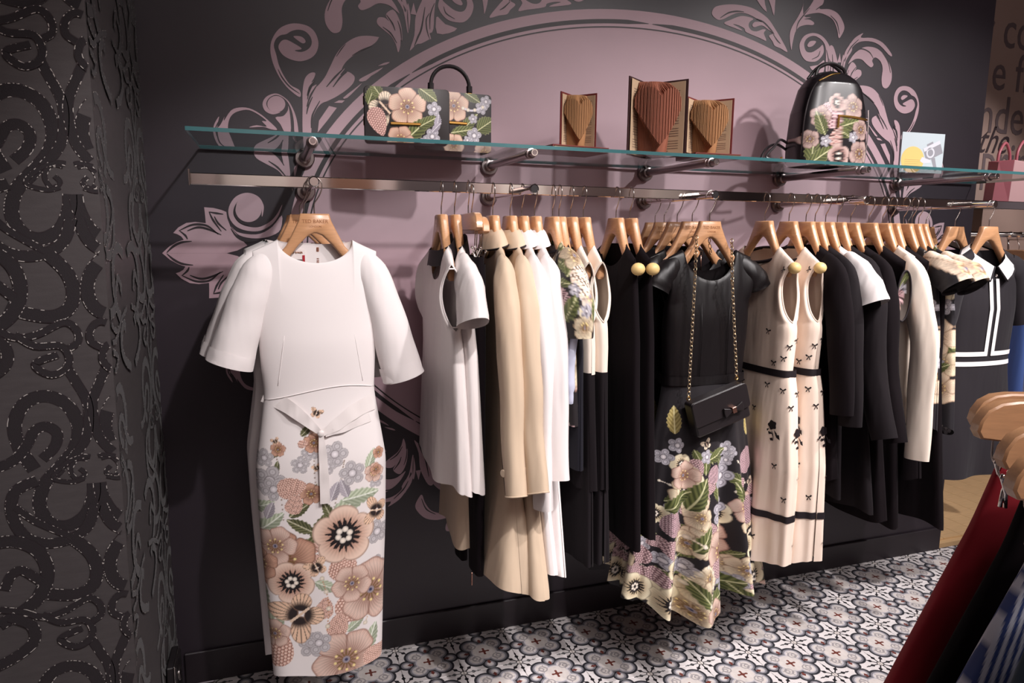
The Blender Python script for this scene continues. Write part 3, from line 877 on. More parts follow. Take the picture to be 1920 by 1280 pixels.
for k in range(5):
    x = .6*k
    br = MB(); br.lathe([(0, .0), (.0125, 0), (.0125, .375), (.0145, .376), (.0145, .386), (.0125, .387), (.0125, .395), (.0145, .396), (.0145, .402), (.0105, .403), (.0105, .425), (.0085, .427), (0, .427)], off(so, (x, -.0185, 1.7005)), (0, -1, 0), 20)
    b = br.obj('shelf_bracket', M_STEEL, parent=shelf)
    MB().lathe([(0, 0), (.030, 0), (.030, .012), (.027, .016), (.018, .016), (.018, .030), (.0125, .032)], off(so, (x, -.002, 1.7005)), (0, -1, 0), 28).obj('wall_flange', M_STEEL, parent=b)
    MB().lathe([(.0095, 0), (.0095, .006), (.007, .006), (.007, .002), (0, .002)], off(so, (x, -.4405, 1.7005)), (0, -1, 0), 18).obj('end_screw', M_CHROME, parent=b)

RY, RZ = -.35, 1.604
rail = empty('garment_rail', (-.297, RY, RZ), label='long flat chrome garment rail carried on round face-out arms', cat='rail')
ro = (-.297, RY, RZ)
MB().box(off(ro, ((-.297+2.845)/2, RY, RZ)), (3.142, .012, .030), ch=.002).obj('rail_bar', M_CHROME, parent=rail, smooth=False)
MB().box(off(ro, (-.2995, RY, RZ+.004)), (.005, .016, .042), ch=.0015).obj('rail_end_stop', M_CHROME, parent=rail, smooth=False)
AZ = 1.600; AR = .0125
for k in range(5):
    x = .6*k
    a = MB().lathe([(AR, 0), (AR, .425), (AR+.0012, .426), (AR+.0012, .434), (AR-.002, .436)], off(ro, (x, -.014, AZ)), (0, -1, 0), 24).obj('faceout_arm', M_CHROME, parent=rail)
    MB().lathe([(0, 0), (.030, 0), (.030, .010), (.026, .015), (.016, .015), (.016, .024), (AR, .025)], off(ro, (x, -.002, AZ)), (0, -1, 0), 28).obj('wall_flange', M_STEEL, parent=a)
    MB().lathe([(0, .004), (.0108, .004), (.0118, 0)], off(ro, (x, -.446, AZ)), (0, -1, 0), 24).obj('arm_end_cap', M_BLACKPL if k in (1, 2) else M_CHROME, parent=a)

# ================================================================== THINGS ON THE SHELF
def rounded_rect(w, h, r, n=5):
    out = []
    for (cx, cz, a0) in ((w/2-r, h-r, 0), (-w/2+r, h-r, 90), (-w/2+r, r, 180), (w/2-r, r, 270)):
        for i in range(n+1):
            a = math.radians(a0+90*i/n); out.append((cx+r*math.cos(a), cz+r*math.sin(a)))
    return out
def print_panel(w, h, y, r, nx, nz, painter, bulge=.0, lean=0.0):
    """dense printed face of a bag in the local xz plane"""
    u = np.linspace(-w/2, w/2, nx); v = np.linspace(0, h, nz)
    U, V = np.meshgrid(u, v)
    # round the corners by squeezing the outline
    lim = np.where(V > h-r, w/2-r+np.sqrt(np.clip(r*r-(V-h+r)**2, 0, None)), w/2)
    lim = np.where(V < r, w/2-r+np.sqrt(np.clip(r*r-(r-V)**2, 0, None)), lim)
    Xc = U/(w/2)*lim
    B = bulge*(1-(2*U/w)**2)*np.sin(np.pi*np.clip(V/h, 0, 1))
    P = np.stack([Xc, y-B-lean*V, V], -1)
    pr = Print(Xc.ravel(), V.ravel(), (30, 26, 28)); painter(pr)
    return P, pr.c
def bag(name, label, cat, loc, rz, w, h, d, painter, handle, nx, nz):
    t = empty(name, loc, rz, label=label, cat=cat)
    MB().prism(rounded_rect(w, h, .012), -d/2, d/2, inset=.004).obj('bag_body', M_BLACKLEATHER, parent=t)
    P, C = print_panel(w-.004, h-.002, -d/2-.0012, .012, nx, nz, painter, .004)
    MB().grid(P+np.array((0, 0, .001)), C=C).obj('printed_front', M_PRINT_GLOSS, parent=t, color=True, ang=180)
    return t
M_BLACKLEATHER = mat('black_leather', (34, 29, 31), .34, bump=.12, bscale=320)
def paint_clutch(p):
    p.leaf(-.098, .128, .03, 1.2, .5); p.leaf(-.085, .14, .03, 2.2, .5)
    p.butterfly(-.062, .093, .052, -2.4)
    p.rose(.0, .098, .055, .3, 1, ((236, 206, 184), (214, 160, 140), (120, 70, 56)))
    p.leaf(.058, .135, .032, -.6, .6); p.leaf(.03, .04, .05, .75, .42); p.leaf(.06, .06, .035, .5, .42)
    p.berries(-.082, .055, .040, -1.2, .6, .17, ((240, 208, 200), (206, 158, 148), (104, 62, 58)))
    p.rose(-.02, .008, .04, 1.1, 1, ((232, 196, 174), (206, 146, 124), (120, 70, 56)))
    p.lace(.075, .095, .022, .2); p.lace(.07, .02, .024, .9); p.lace(.05, .005, .018, .3); p.leaf(.086, .062, .02, 1.4, .5, ((206, 200, 212), (120, 112, 126), (230, 226, 230)))
    p.leaf(.082, .045, .018, .8, .5, ((206, 200, 212), (120, 112, 126), (230, 226, 230)))
def paint_bag2(p):
    p.rose(.0, .135, .05, .3, 1, ((236, 206, 184), (214, 160, 140), (120, 70, 56)))
    p.leaf(.05, .088, .04, .8, .42); p.leaf(.03, .062, .04, .2, .4); p.leaf(.105, .085, .035, .6, .75); p.leaf(.06, .165, .03, -.5, .5)
    p.lace(.066, .05, .026, .2); p.lace(.044, .035, .015, .9); p.lace(.062, .10, .016, .5); p.lace(.09, .135, .022, .1); p.lace(.105, .155, .02, .1)
    p.stem([(.03, .13), (.06, .125), (.1, .14)], .003, (206, 200, 212), .006)
    p.rose(.10, -.005, .04, .9, 1, ((236, 206, 184), (214, 160, 140), (120, 70, 56))); p.rose(.0, .02, .035, .9, 1, ((236, 206, 184), (214, 160, 140), (120, 70, 56)))
bg2 = bag('top_handle_bag', 'black floral top-handle bag partly behind the clutch, on the glass shelf', 'handbag', (.437, -.125, GZ+.0005), .04, .250, .178, .07, paint_bag2, True, 160, 120)
hp = [(math.cos(a)*.062, 0, .178+.022+math.sin(a)*.060) for a in np.linspace(0, math.pi, 17)]
MB().tube([(.062, 0, .182)]+hp+[(-.062, 0, .182)], .006, 10).obj('carry_handle', M_BLACKLEATHER, parent=bg2)
for sx in (-1, 1):
    MB().tube([(sx*.062, 0, .205), (sx*.0625, 0, .186)], .0095, 10).obj('handle_cuff', M_BLACKLEATHER, parent=bg2)
    MB().box((sx*.062, 0, .181), (.016, .012, .010), ch=.002).obj('handle_ring', M_GOLD, parent=bg2, smooth=False)
MB().box((-.01, -.042, .085), (.105, .007, .0085), ch=.002).obj('gold_bar', M_GOLD, parent=bg2, smooth=False)
bg1 = bag('clutch_bag', 'black clutch with a large pink flower print, leftmost on the glass shelf', 'handbag', (.272, -.275, GZ+.0005), -.12, .240, .152, .05, paint_clutch, False, 170, 120)
MB().box((-.005, -.0325, .052), (.086, .007, .0075), ch=.002).obj('gold_bar', M_GOLD, parent=bg1, smooth=False)
for zz in (.115, .06):
    MB().box((-.119, 0, zz), (.006, .014, .026), ch=.002).obj('side_buckle', M_GOLD, parent=bg1, smooth=False)

M_PAGE = mat('aged_page_paper', (178, 130, 88), .8, noise=.10, nscale=90, stretch=(1, 1, .05))
M_PAGEIN = mat('printed_page', (192, 164, 134), .8, noise=.05, nscale=20)
M_PAGEINK = mat('page_print_ink', (120, 98, 84), .8)
M_COVER = mat('red_book_cloth', (112, 40, 38), .6, bump=.15, bscale=500)
M_COVERD = mat('dark_brown_book_cloth', (58, 32, 32), .55, bump=.15, bscale=500)
M_PAGERED = mat('reddish_page_paper', (158, 96, 74), .8, noise=.12, nscale=90, stretch=(1, 1, .05))
def heart_book(label, loc, rz, w, h, spread, pm, cover, tilt=0.0, npg=44, off_dir=0.0):
    """open book standing on end, its folded pages fanning out as a heart"""
    t = empty('heart_book', loc, rz, label=label, cat='book', group='folded heart books on the shelf')
    t.rotation_euler[1] = tilt
    R = w
    for sg, nm in ((-1, 'book_cover'), (1, 'book_cover')):
        a = -math.pi/2+sg*spread
        c, s_ = math.cos(a), math.sin(a)
        mb = MB(); V = []
        for (r, th) in ((.0, -.0018), (R*1.04, -.0018), (R*1.04, .0018), (.0, .0018)):
            for z in (0, h): V.append((c*r-s_*th, s_*r+c*th, z))
        mb.add(V, [(0, 2, 3, 1), (2, 4, 5, 3), (4, 6, 7, 5), (6, 0, 1, 7), (1, 3, 5, 7), (0, 6, 4, 2)])
        mb.obj(nm, cover, parent=t, smooth=False)
        # plain printed leaf pasted in front of the cover
        a2 = -math.pi/2+sg*(spread-.05); c, s_ = math.cos(a2), math.sin(a2)
        mb = MB(); V = []
        for (r, th) in ((.004, -.0006), (R*.99, -.0006), (R*.99, .0006), (.004, .0006)):
            for z in (.004, h-.006): V.append((c*r-s_*th, s_*r+c*th, z))
        mb.add(V, [(0, 2, 3, 1), (2, 4, 5, 3), (4, 6, 7, 5), (6, 0, 1, 7), (1, 3, 5, 7), (0, 6, 4, 2)])
        lf = mb.obj('end_leaf', M_PAGEIN, parent=t, smooth=False)
        mb = MB()
        for j in range(26):
            z = h*.08+j*h*.84/26
            x1 = R*(.86 if j % 5 else .6)
            V = []
            for r in (R*.5, x1):
                for dz in (0, h*.008):
                    V.append((c*r+(-s_)*(-sg)*.0011, s_*r+c*(-sg)*.0011, z+dz))
            mb.add(V, [(0, 2, 3, 1)])
        mb.obj('text_lines', M_PAGEINK, parent=lf, smooth=False, kind='stuff')
    mb = MB(); mbf = MB()
    sp = spread-.10
    for i in range(npg):
        u = -1+2*i/(npg-1)
        a = -math.pi/2+u*sp; c, s_ = math.cos(a), math.sin(a)
        au = abs(u)
        top = .66+.20*math.sqrt(max(0, 1-((au-.48)/.52)**2))+.006*((i*7) % 3-1)
        bot = .13+.50*au**1.15
        if au > .97: top = bot = .62
        Rr = R*.93*(1+.01*((i*5) % 3-1)); r2 = R*.62; r3 = R*.80
        prof = [(.01, .03), (r2*.9, .03), (r3*.85, bot-.06), (Rr, bot), (Rr, top), (r3, min(.95, top+.05)), (r2, .96), (.01, .965)]
        V = []
        for th in (-.0007, .0007):
            for (r, z) in prof: V.append((c*r-s_*th, s_*r+c*th, z*h))
        n = len(prof)
        F = [tuple(range(n)), tuple(reversed(range(n, 2*n)))]+[(q, (q+1) % n, n+(q+1) % n, n+q) for q in range(n)]
        mb.add(V, F)
    mb.obj('folded_pages', pm, parent=t, smooth=False, kind='stuff')
    return t
def flat_book(label, loc, rz, w, d, h):
    t = empty('flat_book', loc, rz, label=label, cat='book')
    MB().box((0, 0, h-.0015), (w, d, .003), ch=.0008).obj('book_cover', M_COVER, parent=t, smooth=False)
    MB().box((0, 0, .0015), (w, d, .003), ch=.0008).obj('book_cover', M_COVER, parent=t, smooth=False)
    MB().box((-w/2+.002, 0, h/2), (.004, d, h), ch=.001).obj('book_spine', M_COVER, parent=t, smooth=False)
    MB().box((.002, 0, h/2), (w-.010, d-.008, h-.006)).obj('page_block', M_PAGEIN, parent=t, smooth=False)
    return t
flat_book('thin red book lying flat under the leftmost heart book', (.790, -.255, GZ+.0005), .12, .20, .14, .016)
heart_book('small tan book with pages folded into a heart, leftmost of three', (.812, -.225, GZ+.0172), -.12, .078, .165, .80, M_PAGE, M_COVER, npg=40)
heart_book('large book with reddish pages folded into a heart, tallest of three', (1.082, -.215, GZ+.0008), -.16, .132, .240, .80, M_PAGERED, M_COVERD, npg=52)
flat_book('thin red book lying flat under the rightmost heart book', (1.290, -.265, GZ+.0005), -.05, .17, .13, .016)
heart_book('small tan book with pages folded into a heart, rightmost of three', (1.285, -.215, GZ+.0172), -.16, .108, .182, .84, M_PAGE, M_COVER, npg=44)

# ---- backpack
DUSK = ((206, 180, 172), (158, 118, 112), (84, 52, 52))
def make_pack():
    t = empty('backpack', (1.805, -.235, GZ+.0005), -.10, label='black patent mini backpack with floral print and gold zips on the glass shelf', cat='backpack')
    t.scale = (1.1, 1.1, 1.1)
    h, nz, nt2 = .305, 130, 220
    zz = np.linspace(0, 1, nz)
    wid = np.interp(zz, [0, .04, .2, .55, .8, .9, .97, 1], [.118, .128, .130, .122, .102, .080, .045, .0])
    dep = np.interp(zz, [0, .04, .5, .85, .95, 1], [.062, .068, .066, .052, .032, .0])
    P = np.zeros((nz, nt2, 3)); U = np.zeros((nz, nt2))
    for j in range(nt2):
        a = 2*math.pi*j/nt2-math.pi/2
        ca, sa = math.cos(a), math.sin(a)
        ex = 2/3.2
        P[:, j, 0] = wid*np.sign(ca)*abs(ca)**ex
        P[:, j, 1] = dep*np.sign(sa)*abs(sa)**ex
        P[:, j, 2] = zz*h
        U[:, j] = P[:, j, 0]
    V = P[:, :, 2]
    pr = Print(U.ravel(), V.ravel(), (26, 22, 25))
    pr.leaf(-.09, .05, .045, 1.5, .5); pr.leaf(-.06, .03, .05, .6, .45); pr.leaf(.03, .13, .05, .3, .45); pr.leaf(.01, .105, .035, -.5, .5)
    pr.berries(-.035, .155, .042, 0, 1.0, .15, ((240, 214, 214), (198, 158, 164), (96, 60, 66)), 0); pr.berries(-.01, .09, .035, 1.2, .7, .16)
    pr.rose(.045, .185, .042, .4, 1, DUSK); pr.anemone(-.015, .195, .030, .3, 1, DUSK); pr.rose(-.07, .150, .036, 1.4, 1, DUSK); pr.leaf(-.07, .13, .04, 2, .5)
    pr.anemone(.0, .03, .042, .5, 1, DUSK); pr.rose(.08, .04, .044, 1.0, 1, DUSK); pr.rose(.08, .115, .036, .2, 1, DUSK); pr.rose(-.1, .08, .03, .7, 1, DUSK)
    pr.lace(.05, .09, .02); pr.lace(-.05, .075, .02)
    # print only on the front, the back is plain black
    back = (P[:, :, 1] > .02).ravel(); pr.c[back] = L3((26, 22, 25))
    mb = MB(); mb.grid(P, cv=True, C=pr.c)
    mb.obj('pack_body', M_PRINT_GLOSS, parent=t, color=True, ang=180)
    top = spline([(-.055, 0, .286), (-.045, -.0, .312), (0, -.0, .328), (.045, 0, .312), (.055, 0, .286)], 6)
    MB().tube([tuple(p) for p in top], .0055, 8).obj('grab_handle', M_BLACKLEATHER, parent=t)
    MB().tube([tuple(p) for p in spline([(-.07, .02, .28), (-.04, .02, .314), (.0, .02, .332), (.05, .02, .308), (.07, .02, .275)], 6)], .005, 8).obj('shoulder_loop', M_BLACKLEATHER, parent=t)
    zp = [(x, -.0675-.001, .150+.004*math.cos(x*20)) for x in np.linspace(-.012, .105, 12)]
    zp = [(x, -(.066*(1-abs(x/.128)**3.2)**(1/3.2))-.002, z) for (x, y, z) in zp]
    z1 = MB().tube(zp, .0032, 6).obj('pocket_zip', M_GOLD, parent=t)
    MB().box((-.012, -.071, .133), (.007, .003, .032), ch=.001).obj('zip_pull', M_GOLD, parent=z1, smooth=False)
    MB().tube([tuple(p) for p in spline([(-.075, -.045, .262), (-.03, -.042, .283), (.01, -.03, .292)], 6)], .0022, 6).obj('top_zip', M_GOLD, parent=t)
    MB().tube([tuple(p) for p in spline([(-.118, -.040, .02), (-.118, -.047, .15), (-.095, -.044, .235), (-.055, -.036, .278)], 8)], .0020, 6).obj('piping', M_BLACKLEATHER, parent=t)
    MB().tube([tuple(p) for p in spline([(.119, -.040, .01), (.119, -.047, .10), (.115, -.045, .18)], 8)], .0020, 6).obj('piping', mat('silver_piping', (214, 206, 206), .25, metal=.8), parent=t)
    for (q, nm) in (([(-.12, .03, .075), (-.17, .0, .082), (-.215, -.04, .055), (-.255, -.06, .018), (-.20, -.06, .010), (-.13, -.03, .012)], 'shoulder_strap'), ([(-.12, .035, .055), (-.17, .02, .070), (-.22, .0, .050), (-.245, -.02, .012), (-.18, -.01, .009)], 'shoulder_strap')):
        MB().tube([tuple(p) for p in spline(q, 8)], .0042, 8).obj(nm, M_BLACKLEATHER, parent=t)
    MB().box((-.20, -.058, .012), (.006, .006, .018), ch=.001).obj('strap_clasp', M_GOLD, parent=t, smooth=False)
make_pack()

# ---- sign card with a camera drawing
cd = empty('display_card', (2.29, -.215, GZ+.0008), -.05, label='pale blue square card with a yellow disc and camera drawing on the shelf', cat='card')
M_CARD = mat('pale_blue_card', (178, 190, 196), .6); M_YEL = mat('yellow_disc_print', (214, 182, 108), .6)
M_CGREY = mat('camera_grey_print', (136, 136, 144), .6); M_CLIGHT = mat('camera_light_print', (196, 198, 206), .6)
cw, ch_ = .205, .150
card = MB().box((0, 0, ch_/2), (cw, .004, ch_)).obj('card_board', M_CARD, parent=cd, smooth=False)
dp = [(-.045+.055*math.cos(a), .048+.050*math.sin(a)) for a in np.linspace(0, 2*math.pi, 40, endpoint=False)]
dp = [(max(-cw/2, x), max(.0005, z)) for (x, z) in dp]
MB().flat(dp, lambda x, z: (x, -.0024, z)).obj('yellow_disc', M_YEL, parent=cd, smooth=False)
def rotp(pts, c, a):
    return [(c[0]+x*math.cos(a)-z*math.sin(a), c[1]+x*math.sin(a)+z*math.cos(a)) for (x, z) in pts]
F3 = lambda y: (lambda x, z: (x, y, z))
cc = (.05, .085)
MB().flat(rotp([(-.042, -.026), (.042, -.026), (.042, .026), (.01, .026), (.01, .034), (-.02, .034), (-.02, .026), (-.042, .026)], cc, .42), F3(-.0024)).obj('camera_drawing', M_CGREY, parent=cd, smooth=False)
MB().flat(rotp([(-.042, .012), (.042, .012), (.042, .026), (-.042, .026)], cc, .42), F3(-.0028)).obj('camera_top', M_CLIGHT, parent=cd, smooth=False)
MB().flat([(cc[0]-.012+.02*math.cos(a), cc[1]-.008+.02*math.sin(a)) for a in np.linspace(0, 6.28, 24, endpoint=False)], F3(-.0028)).obj('camera_lens', M_CLIGHT, parent=cd, smooth=False)
MB().flat([(cc[0]-.012+.013*math.cos(a), cc[1]-.008+.013*math.sin(a)) for a in np.linspace(0, 6.28, 24, endpoint=False)], F3(-.0032)).obj('camera_lens', M_CGREY, parent=cd, smooth=False)
MB().flat([(.045, .055), (.062, .060), (.078, .012), (.066, .008)], F3(-.0024)).obj('camera_strap', M_CGREY, parent=cd, smooth=False)
MB().flat([(.0, .06), (.04, .05), (.045, .04), (.01, .035), (-.01, .045)], F3(-.0026)).obj('hand_drawing', M_CLIGHT, parent=cd, smooth=False)
mb = MB()
for z in (.048, .041, .034, .027, .020):
    mb.box((-.045, -.0026, z), (.075 if z > .022 else .055, .0004, .0016))
mb.obj('text_lines', mat('ochre_print', (186, 158, 96), .6), parent=cd, smooth=False, kind='stuff')
# ================================================================== HANGERS AND GARMENTS
M_WOOD = mat('varnished_beech', (200, 150, 110), .32, noise=.10, nscale=26, stretch=(1.2, 6, 9), coat=.25)
M_WOODEND = mat('pale_hanger_end', (222, 190, 128), .5)
M_BRAND = mat('burnt_stamp', (150, 96, 58), .6)
def cloth(name, col, rough=.75, soft=.35, sheen=.12, spec=.25, noise=0.03):
    m, nt, b = node_mat(name)
    c = s2l(col)
    b.inputs['Base Color'].default_value = (*c, 1); b.inputs['Roughness'].default_value = rough
    b.inputs['Specular IOR Level'].default_value = spec
    b.inputs['Sheen Weight'].default_value = sheen; b.inputs['Sheen Roughness'].default_value = .4
    tc = nt.nodes.new('ShaderNodeTexCoord'); mp = nt.nodes.new('ShaderNodeMapping'); mp.inputs['Scale'].default_value = (16, 16, 3)
    nt.links.new(tc.outputs['Object'], mp.inputs[0])
    n = nt.nodes.new('ShaderNodeTexNoise'); n.inputs['Scale'].default_value = 1.0; n.inputs['Detail'].default_value = 2
    nt.links.new(mp.outputs[0], n.inputs['Vector'])
    b1 = nt.nodes.new('ShaderNodeBump'); b1.inputs['Strength'].default_value = soft; b1.inputs['Distance'].default_value = .02
    nt.links.new(n.outputs['Fac'], b1.inputs['Height'])
    w = nt.nodes.new('ShaderNodeTexNoise'); w.inputs['Scale'].default_value = 1100
    nt.links.new(tc.outputs['Object'], w.inputs['Vector'])
    b2 = nt.nodes.new('ShaderNodeBump'); b2.inputs['Strength'].default_value = .06; b2.inputs['Distance'].default_value = .001
    nt.links.new(w.outputs['Fac'], b2.inputs['Height']); nt.links.new(b1.outputs[0], b2.inputs['Normal'])
    nt.links.new(b2.outputs[0], b.inputs['Normal'])
    return m
C_WHITE = cloth('white_crepe', (234, 227, 226))
C_WHITE2 = cloth('white_satin', (230, 222, 220), .5, .5, spec=.4)
C_IVORY = cloth('ivory_crepe', (236, 222, 208), .7, .4)
C_BEIGE = cloth('beige_wool', (206, 184, 160), .8, .4)
C_CREAM = cloth('cream_silk', (236, 216, 200), .6, .5)
C_BLACK = cloth('black_wool', (14, 7, 11), .9, .4, sheen=.02, spec=.15)
C_BLACK2 = cloth('charcoal_jersey', (19, 13, 17), .85, .4, sheen=.03, spec=.2)
C_NAVY = cloth('midnight_jersey', (26, 25, 34), .75, .4, sheen=.06)
C_LEATHER = cloth('black_faux_leather', (17, 13, 15), .42, .5, sheen=0, spec=.35)
C_RED = cloth('dark_red_wool', (164, 38, 50), .7, .4)
C_LINING = cloth('shadowy_lining', (190, 178, 172), .6, .4)
C_TRIM = cloth('black_ribbon_trim', (32, 26, 30), .6, .1, sheen=0)
C_LILAC = cloth('blue_white_shirting', (196, 200, 220), .7)
C_TEAL = cloth('dark_teal_denim', (44, 62, 78), .8)

HANG_POLY_R = [(.036, 0), (.041, -.018), (.056, -.048), (.082, -.076), (.120, -.098), (.165, -.116), (.198, -.130), (.208, -.140), (.209, -.158), (.200, -.170), (.186, -.168), (.150, -.152), (.108, -.132), (.072, -.108), (.042, -.080), (.018, -.056), (.004, -.050)]
HANG_POLY_R = [(x if x < .06 else .06+(x-.06)*.60, z-.010*min(1, max(0, (x-.05)/.05))) for (x, z) in HANG_POLY_R]
HANG_POLY = HANG_POLY_R+[(-x, z) for (x, z) in reversed(HANG_POLY_R)]
def _hf(x, y, z):
    a = min(1.0, abs(x)/.2)
    return (x, y*(1-.15*a)-.010*a**1.8, z)
hb_me = MB().prism(HANG_POLY, -.012, .012, f=_hf, inset=.004).data('hanger_body', M_WOOD, ang=50)
HOOK = [(0, 0, -.004), (0, 0, .024), (.007, 0, .036), (.016, 0, .052), (.0205, 0, .068), (.0185, 0, .082), (.010, 0, .0915), (-.002, 0, .0945), (-.013, 0, .089), (-.0185, 0, .078), (-.0185, 0, .070)]
hk_me = MB().tube([tuple(p) for p in spline(HOOK, 4)], .0017, 7).data('hook', M_WIRE, ang=180)
end_mes = []
for sg in (-1, 1):
    end_mes.append(MB().sphere((sg*.176, -.014, -.150), .026, 12, 9, (.75, .80, .72)).data('shoulder_end', M_WOODEND, ang=180))
stamp_me = text('TED BAKER', .0128, name='stamp', ext=.0002); stamp_me.materials.clear(); stamp_me.materials.append(M_BRAND)
stamp2_me = text('LONDON', .0070, name='stamp', ext=.0002); stamp2_me.materials.clear(); stamp2_me.materials.append(M_BRAND)
def link(name, me, parent, loc=(0, 0, 0), rot=(0, 0, 0)):
    o = bpy.data.objects.new(name, me); COL.objects.link(o); o.parent = parent; o.location = loc; o.rotation_euler = rot
    return o
def hanger(label, loc, rz, stamp=False, ends=False):
    t = empty('wooden_hanger', loc, rz, label=label, cat='hanger', group='wooden hangers on the rail')
    link('hanger_body', hb_me, t); link('hook', hk_me, t)
    if ends:
        for e in end_mes: link('shoulder_end', e, t)
    if stamp:
        link('stamp', stamp_me, t, (0, -.0124, -.020), R90); link('stamp', stamp2_me, t, (0, -.0124, -.033), R90)
    return t

def foldf(n, seed):
    rg = random.Random(seed); k = [(n, 1.0, rg.uniform(0, 6.28)), (n*1.7, .55, rg.uniform(0, 6.28)), (n*.53, .6, rg.uniform(0, 6.28))]
    return lambda th: sum(a*np.cos(f*th+p) for (f, a, p) in k)/1.6

def body(W, D, ztop=None, zhem=-.7, neck=(.08, .09, .02), sh=(-.075, -.135), gap=None, fold=(.0, 4, 1, -.2), nth=64, nz=60, ex=.6, hemw=.0, slit=None, cxf=None, contour=.02, bd=1.0):
    """front and back sheets of a garment hanging in the local xz plane.
    W, D: half width / half thickness over z;  neck: (half width, front drop, back drop);  sh: (z at neck, z at shoulder tip)
    gap: (z top, z bottom, half opening) of the armholes; fold: (amount at hem, count, seed, z where folds start)"""
    Wf, Df = smoothf(W, .014), smoothf(D)
    ff = foldf(fold[1], fold[2])
    out = []
    for side in (0, 1):
        th = np.linspace(0, math.pi, nth)+(math.pi if side else 0)
        a = np.cos(th); sn = -np.abs(np.sin(th)) if side == 0 else np.abs(np.sin(th))
        a = np.where(np.abs(a) > 1-1e-9, np.sign(a), a)
        if ztop is None:
            Wt = float(Wf(sh[1])); x = np.abs(a)*Wt
            hw, df, db = neck
            dd = df if side == 0 else db
            inn = np.clip(1-(x/hw)**2, 0, 1)
            zt = np.where(x < hw, sh[0]-dd*np.sqrt(inn)**1.0, sh[0]+(sh[1]-sh[0])*np.clip((x-hw)/(Wt-hw), 0, 1)**.9)
            k0 = np.where(x < hw, .75*np.sqrt(inn), 0.0)
        else:
            zt = np.full(nth, ztop); k0 = np.ones(nth)
        s = np.linspace(0, 1, nz)[:, None]
        zh = zhem+hemw*np.cos(3*th+fold[2])[None, :]
        if slit and side == 0:
            zh = zh+slit[1]*((a > slit[0]) & (a < slit[2]))[None, :]
        Z = zt[None, :]+(zh-zt[None, :])*s
        dist = (zt[None, :]-Z)
        tf = k0[None, :]+(1-k0[None, :])*np.sqrt(1-(1-np.clip(dist/.13, 0, 1))**2)
        t = np.clip((fold[3]-Z)/(fold[3]-zhem), 0, 1)**1.1
        Fm = fold[0]*t*ff(th)[None, :]
        Xx = a[None, :]*Wf(Z)*(1+.12*Fm)
        Y = np.sign(sn)[None, :]*Df(Z)*np.abs(sn)[None, :]**ex*tf*(1+Fm)
        if side == 1: Y = Y*bd
        if gap:
            g = gap[2]*np.sin(np.pi*np.clip((gap[0]-Z)/(gap[0]-gap[1]), 0, 1))**.6
            e = np.clip((np.abs(a)-.72)/.28, 0, 1)[None, :]**1.5
            Y = Y+(-1 if side == 0 else 1)*g*e
        if contour:
            Y = Y-contour*np.clip(np.abs(Xx)/.2, 0, 1.2)**1.8*np.clip(1-(sh[1]-Z)/.25, 0, 1)
        if cxf is not None: Xx = Xx+lerpf(cxf)(Z)
        out.append(np.stack([Xx, Y, Z], -1))
    return out
def cloth_obj(sheets, name, m, parent, col=None, weld=.0004, **k):
    mb = MB()
    for i, P in enumerate(sheets):
        C = None
        if col is not None:
            C = col(P[:, :, 0].ravel(), P[:, :, 2].ravel(), i)
        mb.grid(P, C=C)
    return mb.obj(name, m, parent=parent, weld=weld, color=col is not None, ang=180, **k)
def sleeve(path, rx, ry, name, m, parent, n=26, rows=26, col=None, open_end=True, wr=.05, seed=0):
    """soft tube: path of (x,y,z), rx across the garment, ry through it"""
    c = spline(path, max(2, rows//(len(path)-1))); L = len(c)
    t = np.linspace(0, 1, L); RX = np.interp(t, np.linspace(0, 1, len(rx)), rx); RY = np.interp(t, np.linspace(0, 1, len(ry)), ry)
    d = np.gradient(c, axis=0); d /= np.linalg.norm(d, axis=1)[:, None]+1e-9
    ang = np.arange(n)*2*math.pi/n
    P = np.zeros((L, n, 3)); rg = random.Random(seed); ph = [rg.uniform(0, 6) for _ in range(3)]
    for i in range(L):
        nx = np.array((-d[i][2], 0, d[i][0])); nx /= np.linalg.norm(nx)+1e-9
        w = 1+wr*np.sin(3*ang+ph[0]+t[i]*2)*t[i]+wr*.5*np.sin(t[i]*22+ph[1]+ang)+wr*.45*np.sin(5*ang+ph[2]-t[i]*7)*np.sin(math.pi*t[i])
        P[i] = c[i]+(np.cos(ang)*RX[i]*w)[:, None]*nx+(np.sin(ang)*RY[i]*w)[:, None]*np.array((0, 1, 0))
    mb = MB(); C = None
    if col is not None:
        arc = ((ang+math.pi) % (2*math.pi)-math.pi)[None, :]*((RX+RY)/2)[:, None]
        C = col(arc.ravel(), P[:, :, 2].ravel(), 0)
    mb.grid(P, cv=True, C=C)
    return mb.obj(name, m, parent=parent, color=col is not None, ang=180), P
def rim(P, name, m, parent, r=.0022):
    """binding along one ring of points"""
    q = [tuple(p) for p in P]
    return MB().tube(q+[q[0]], r, 6, cap=False).obj(name, m, parent=parent, ang=180)
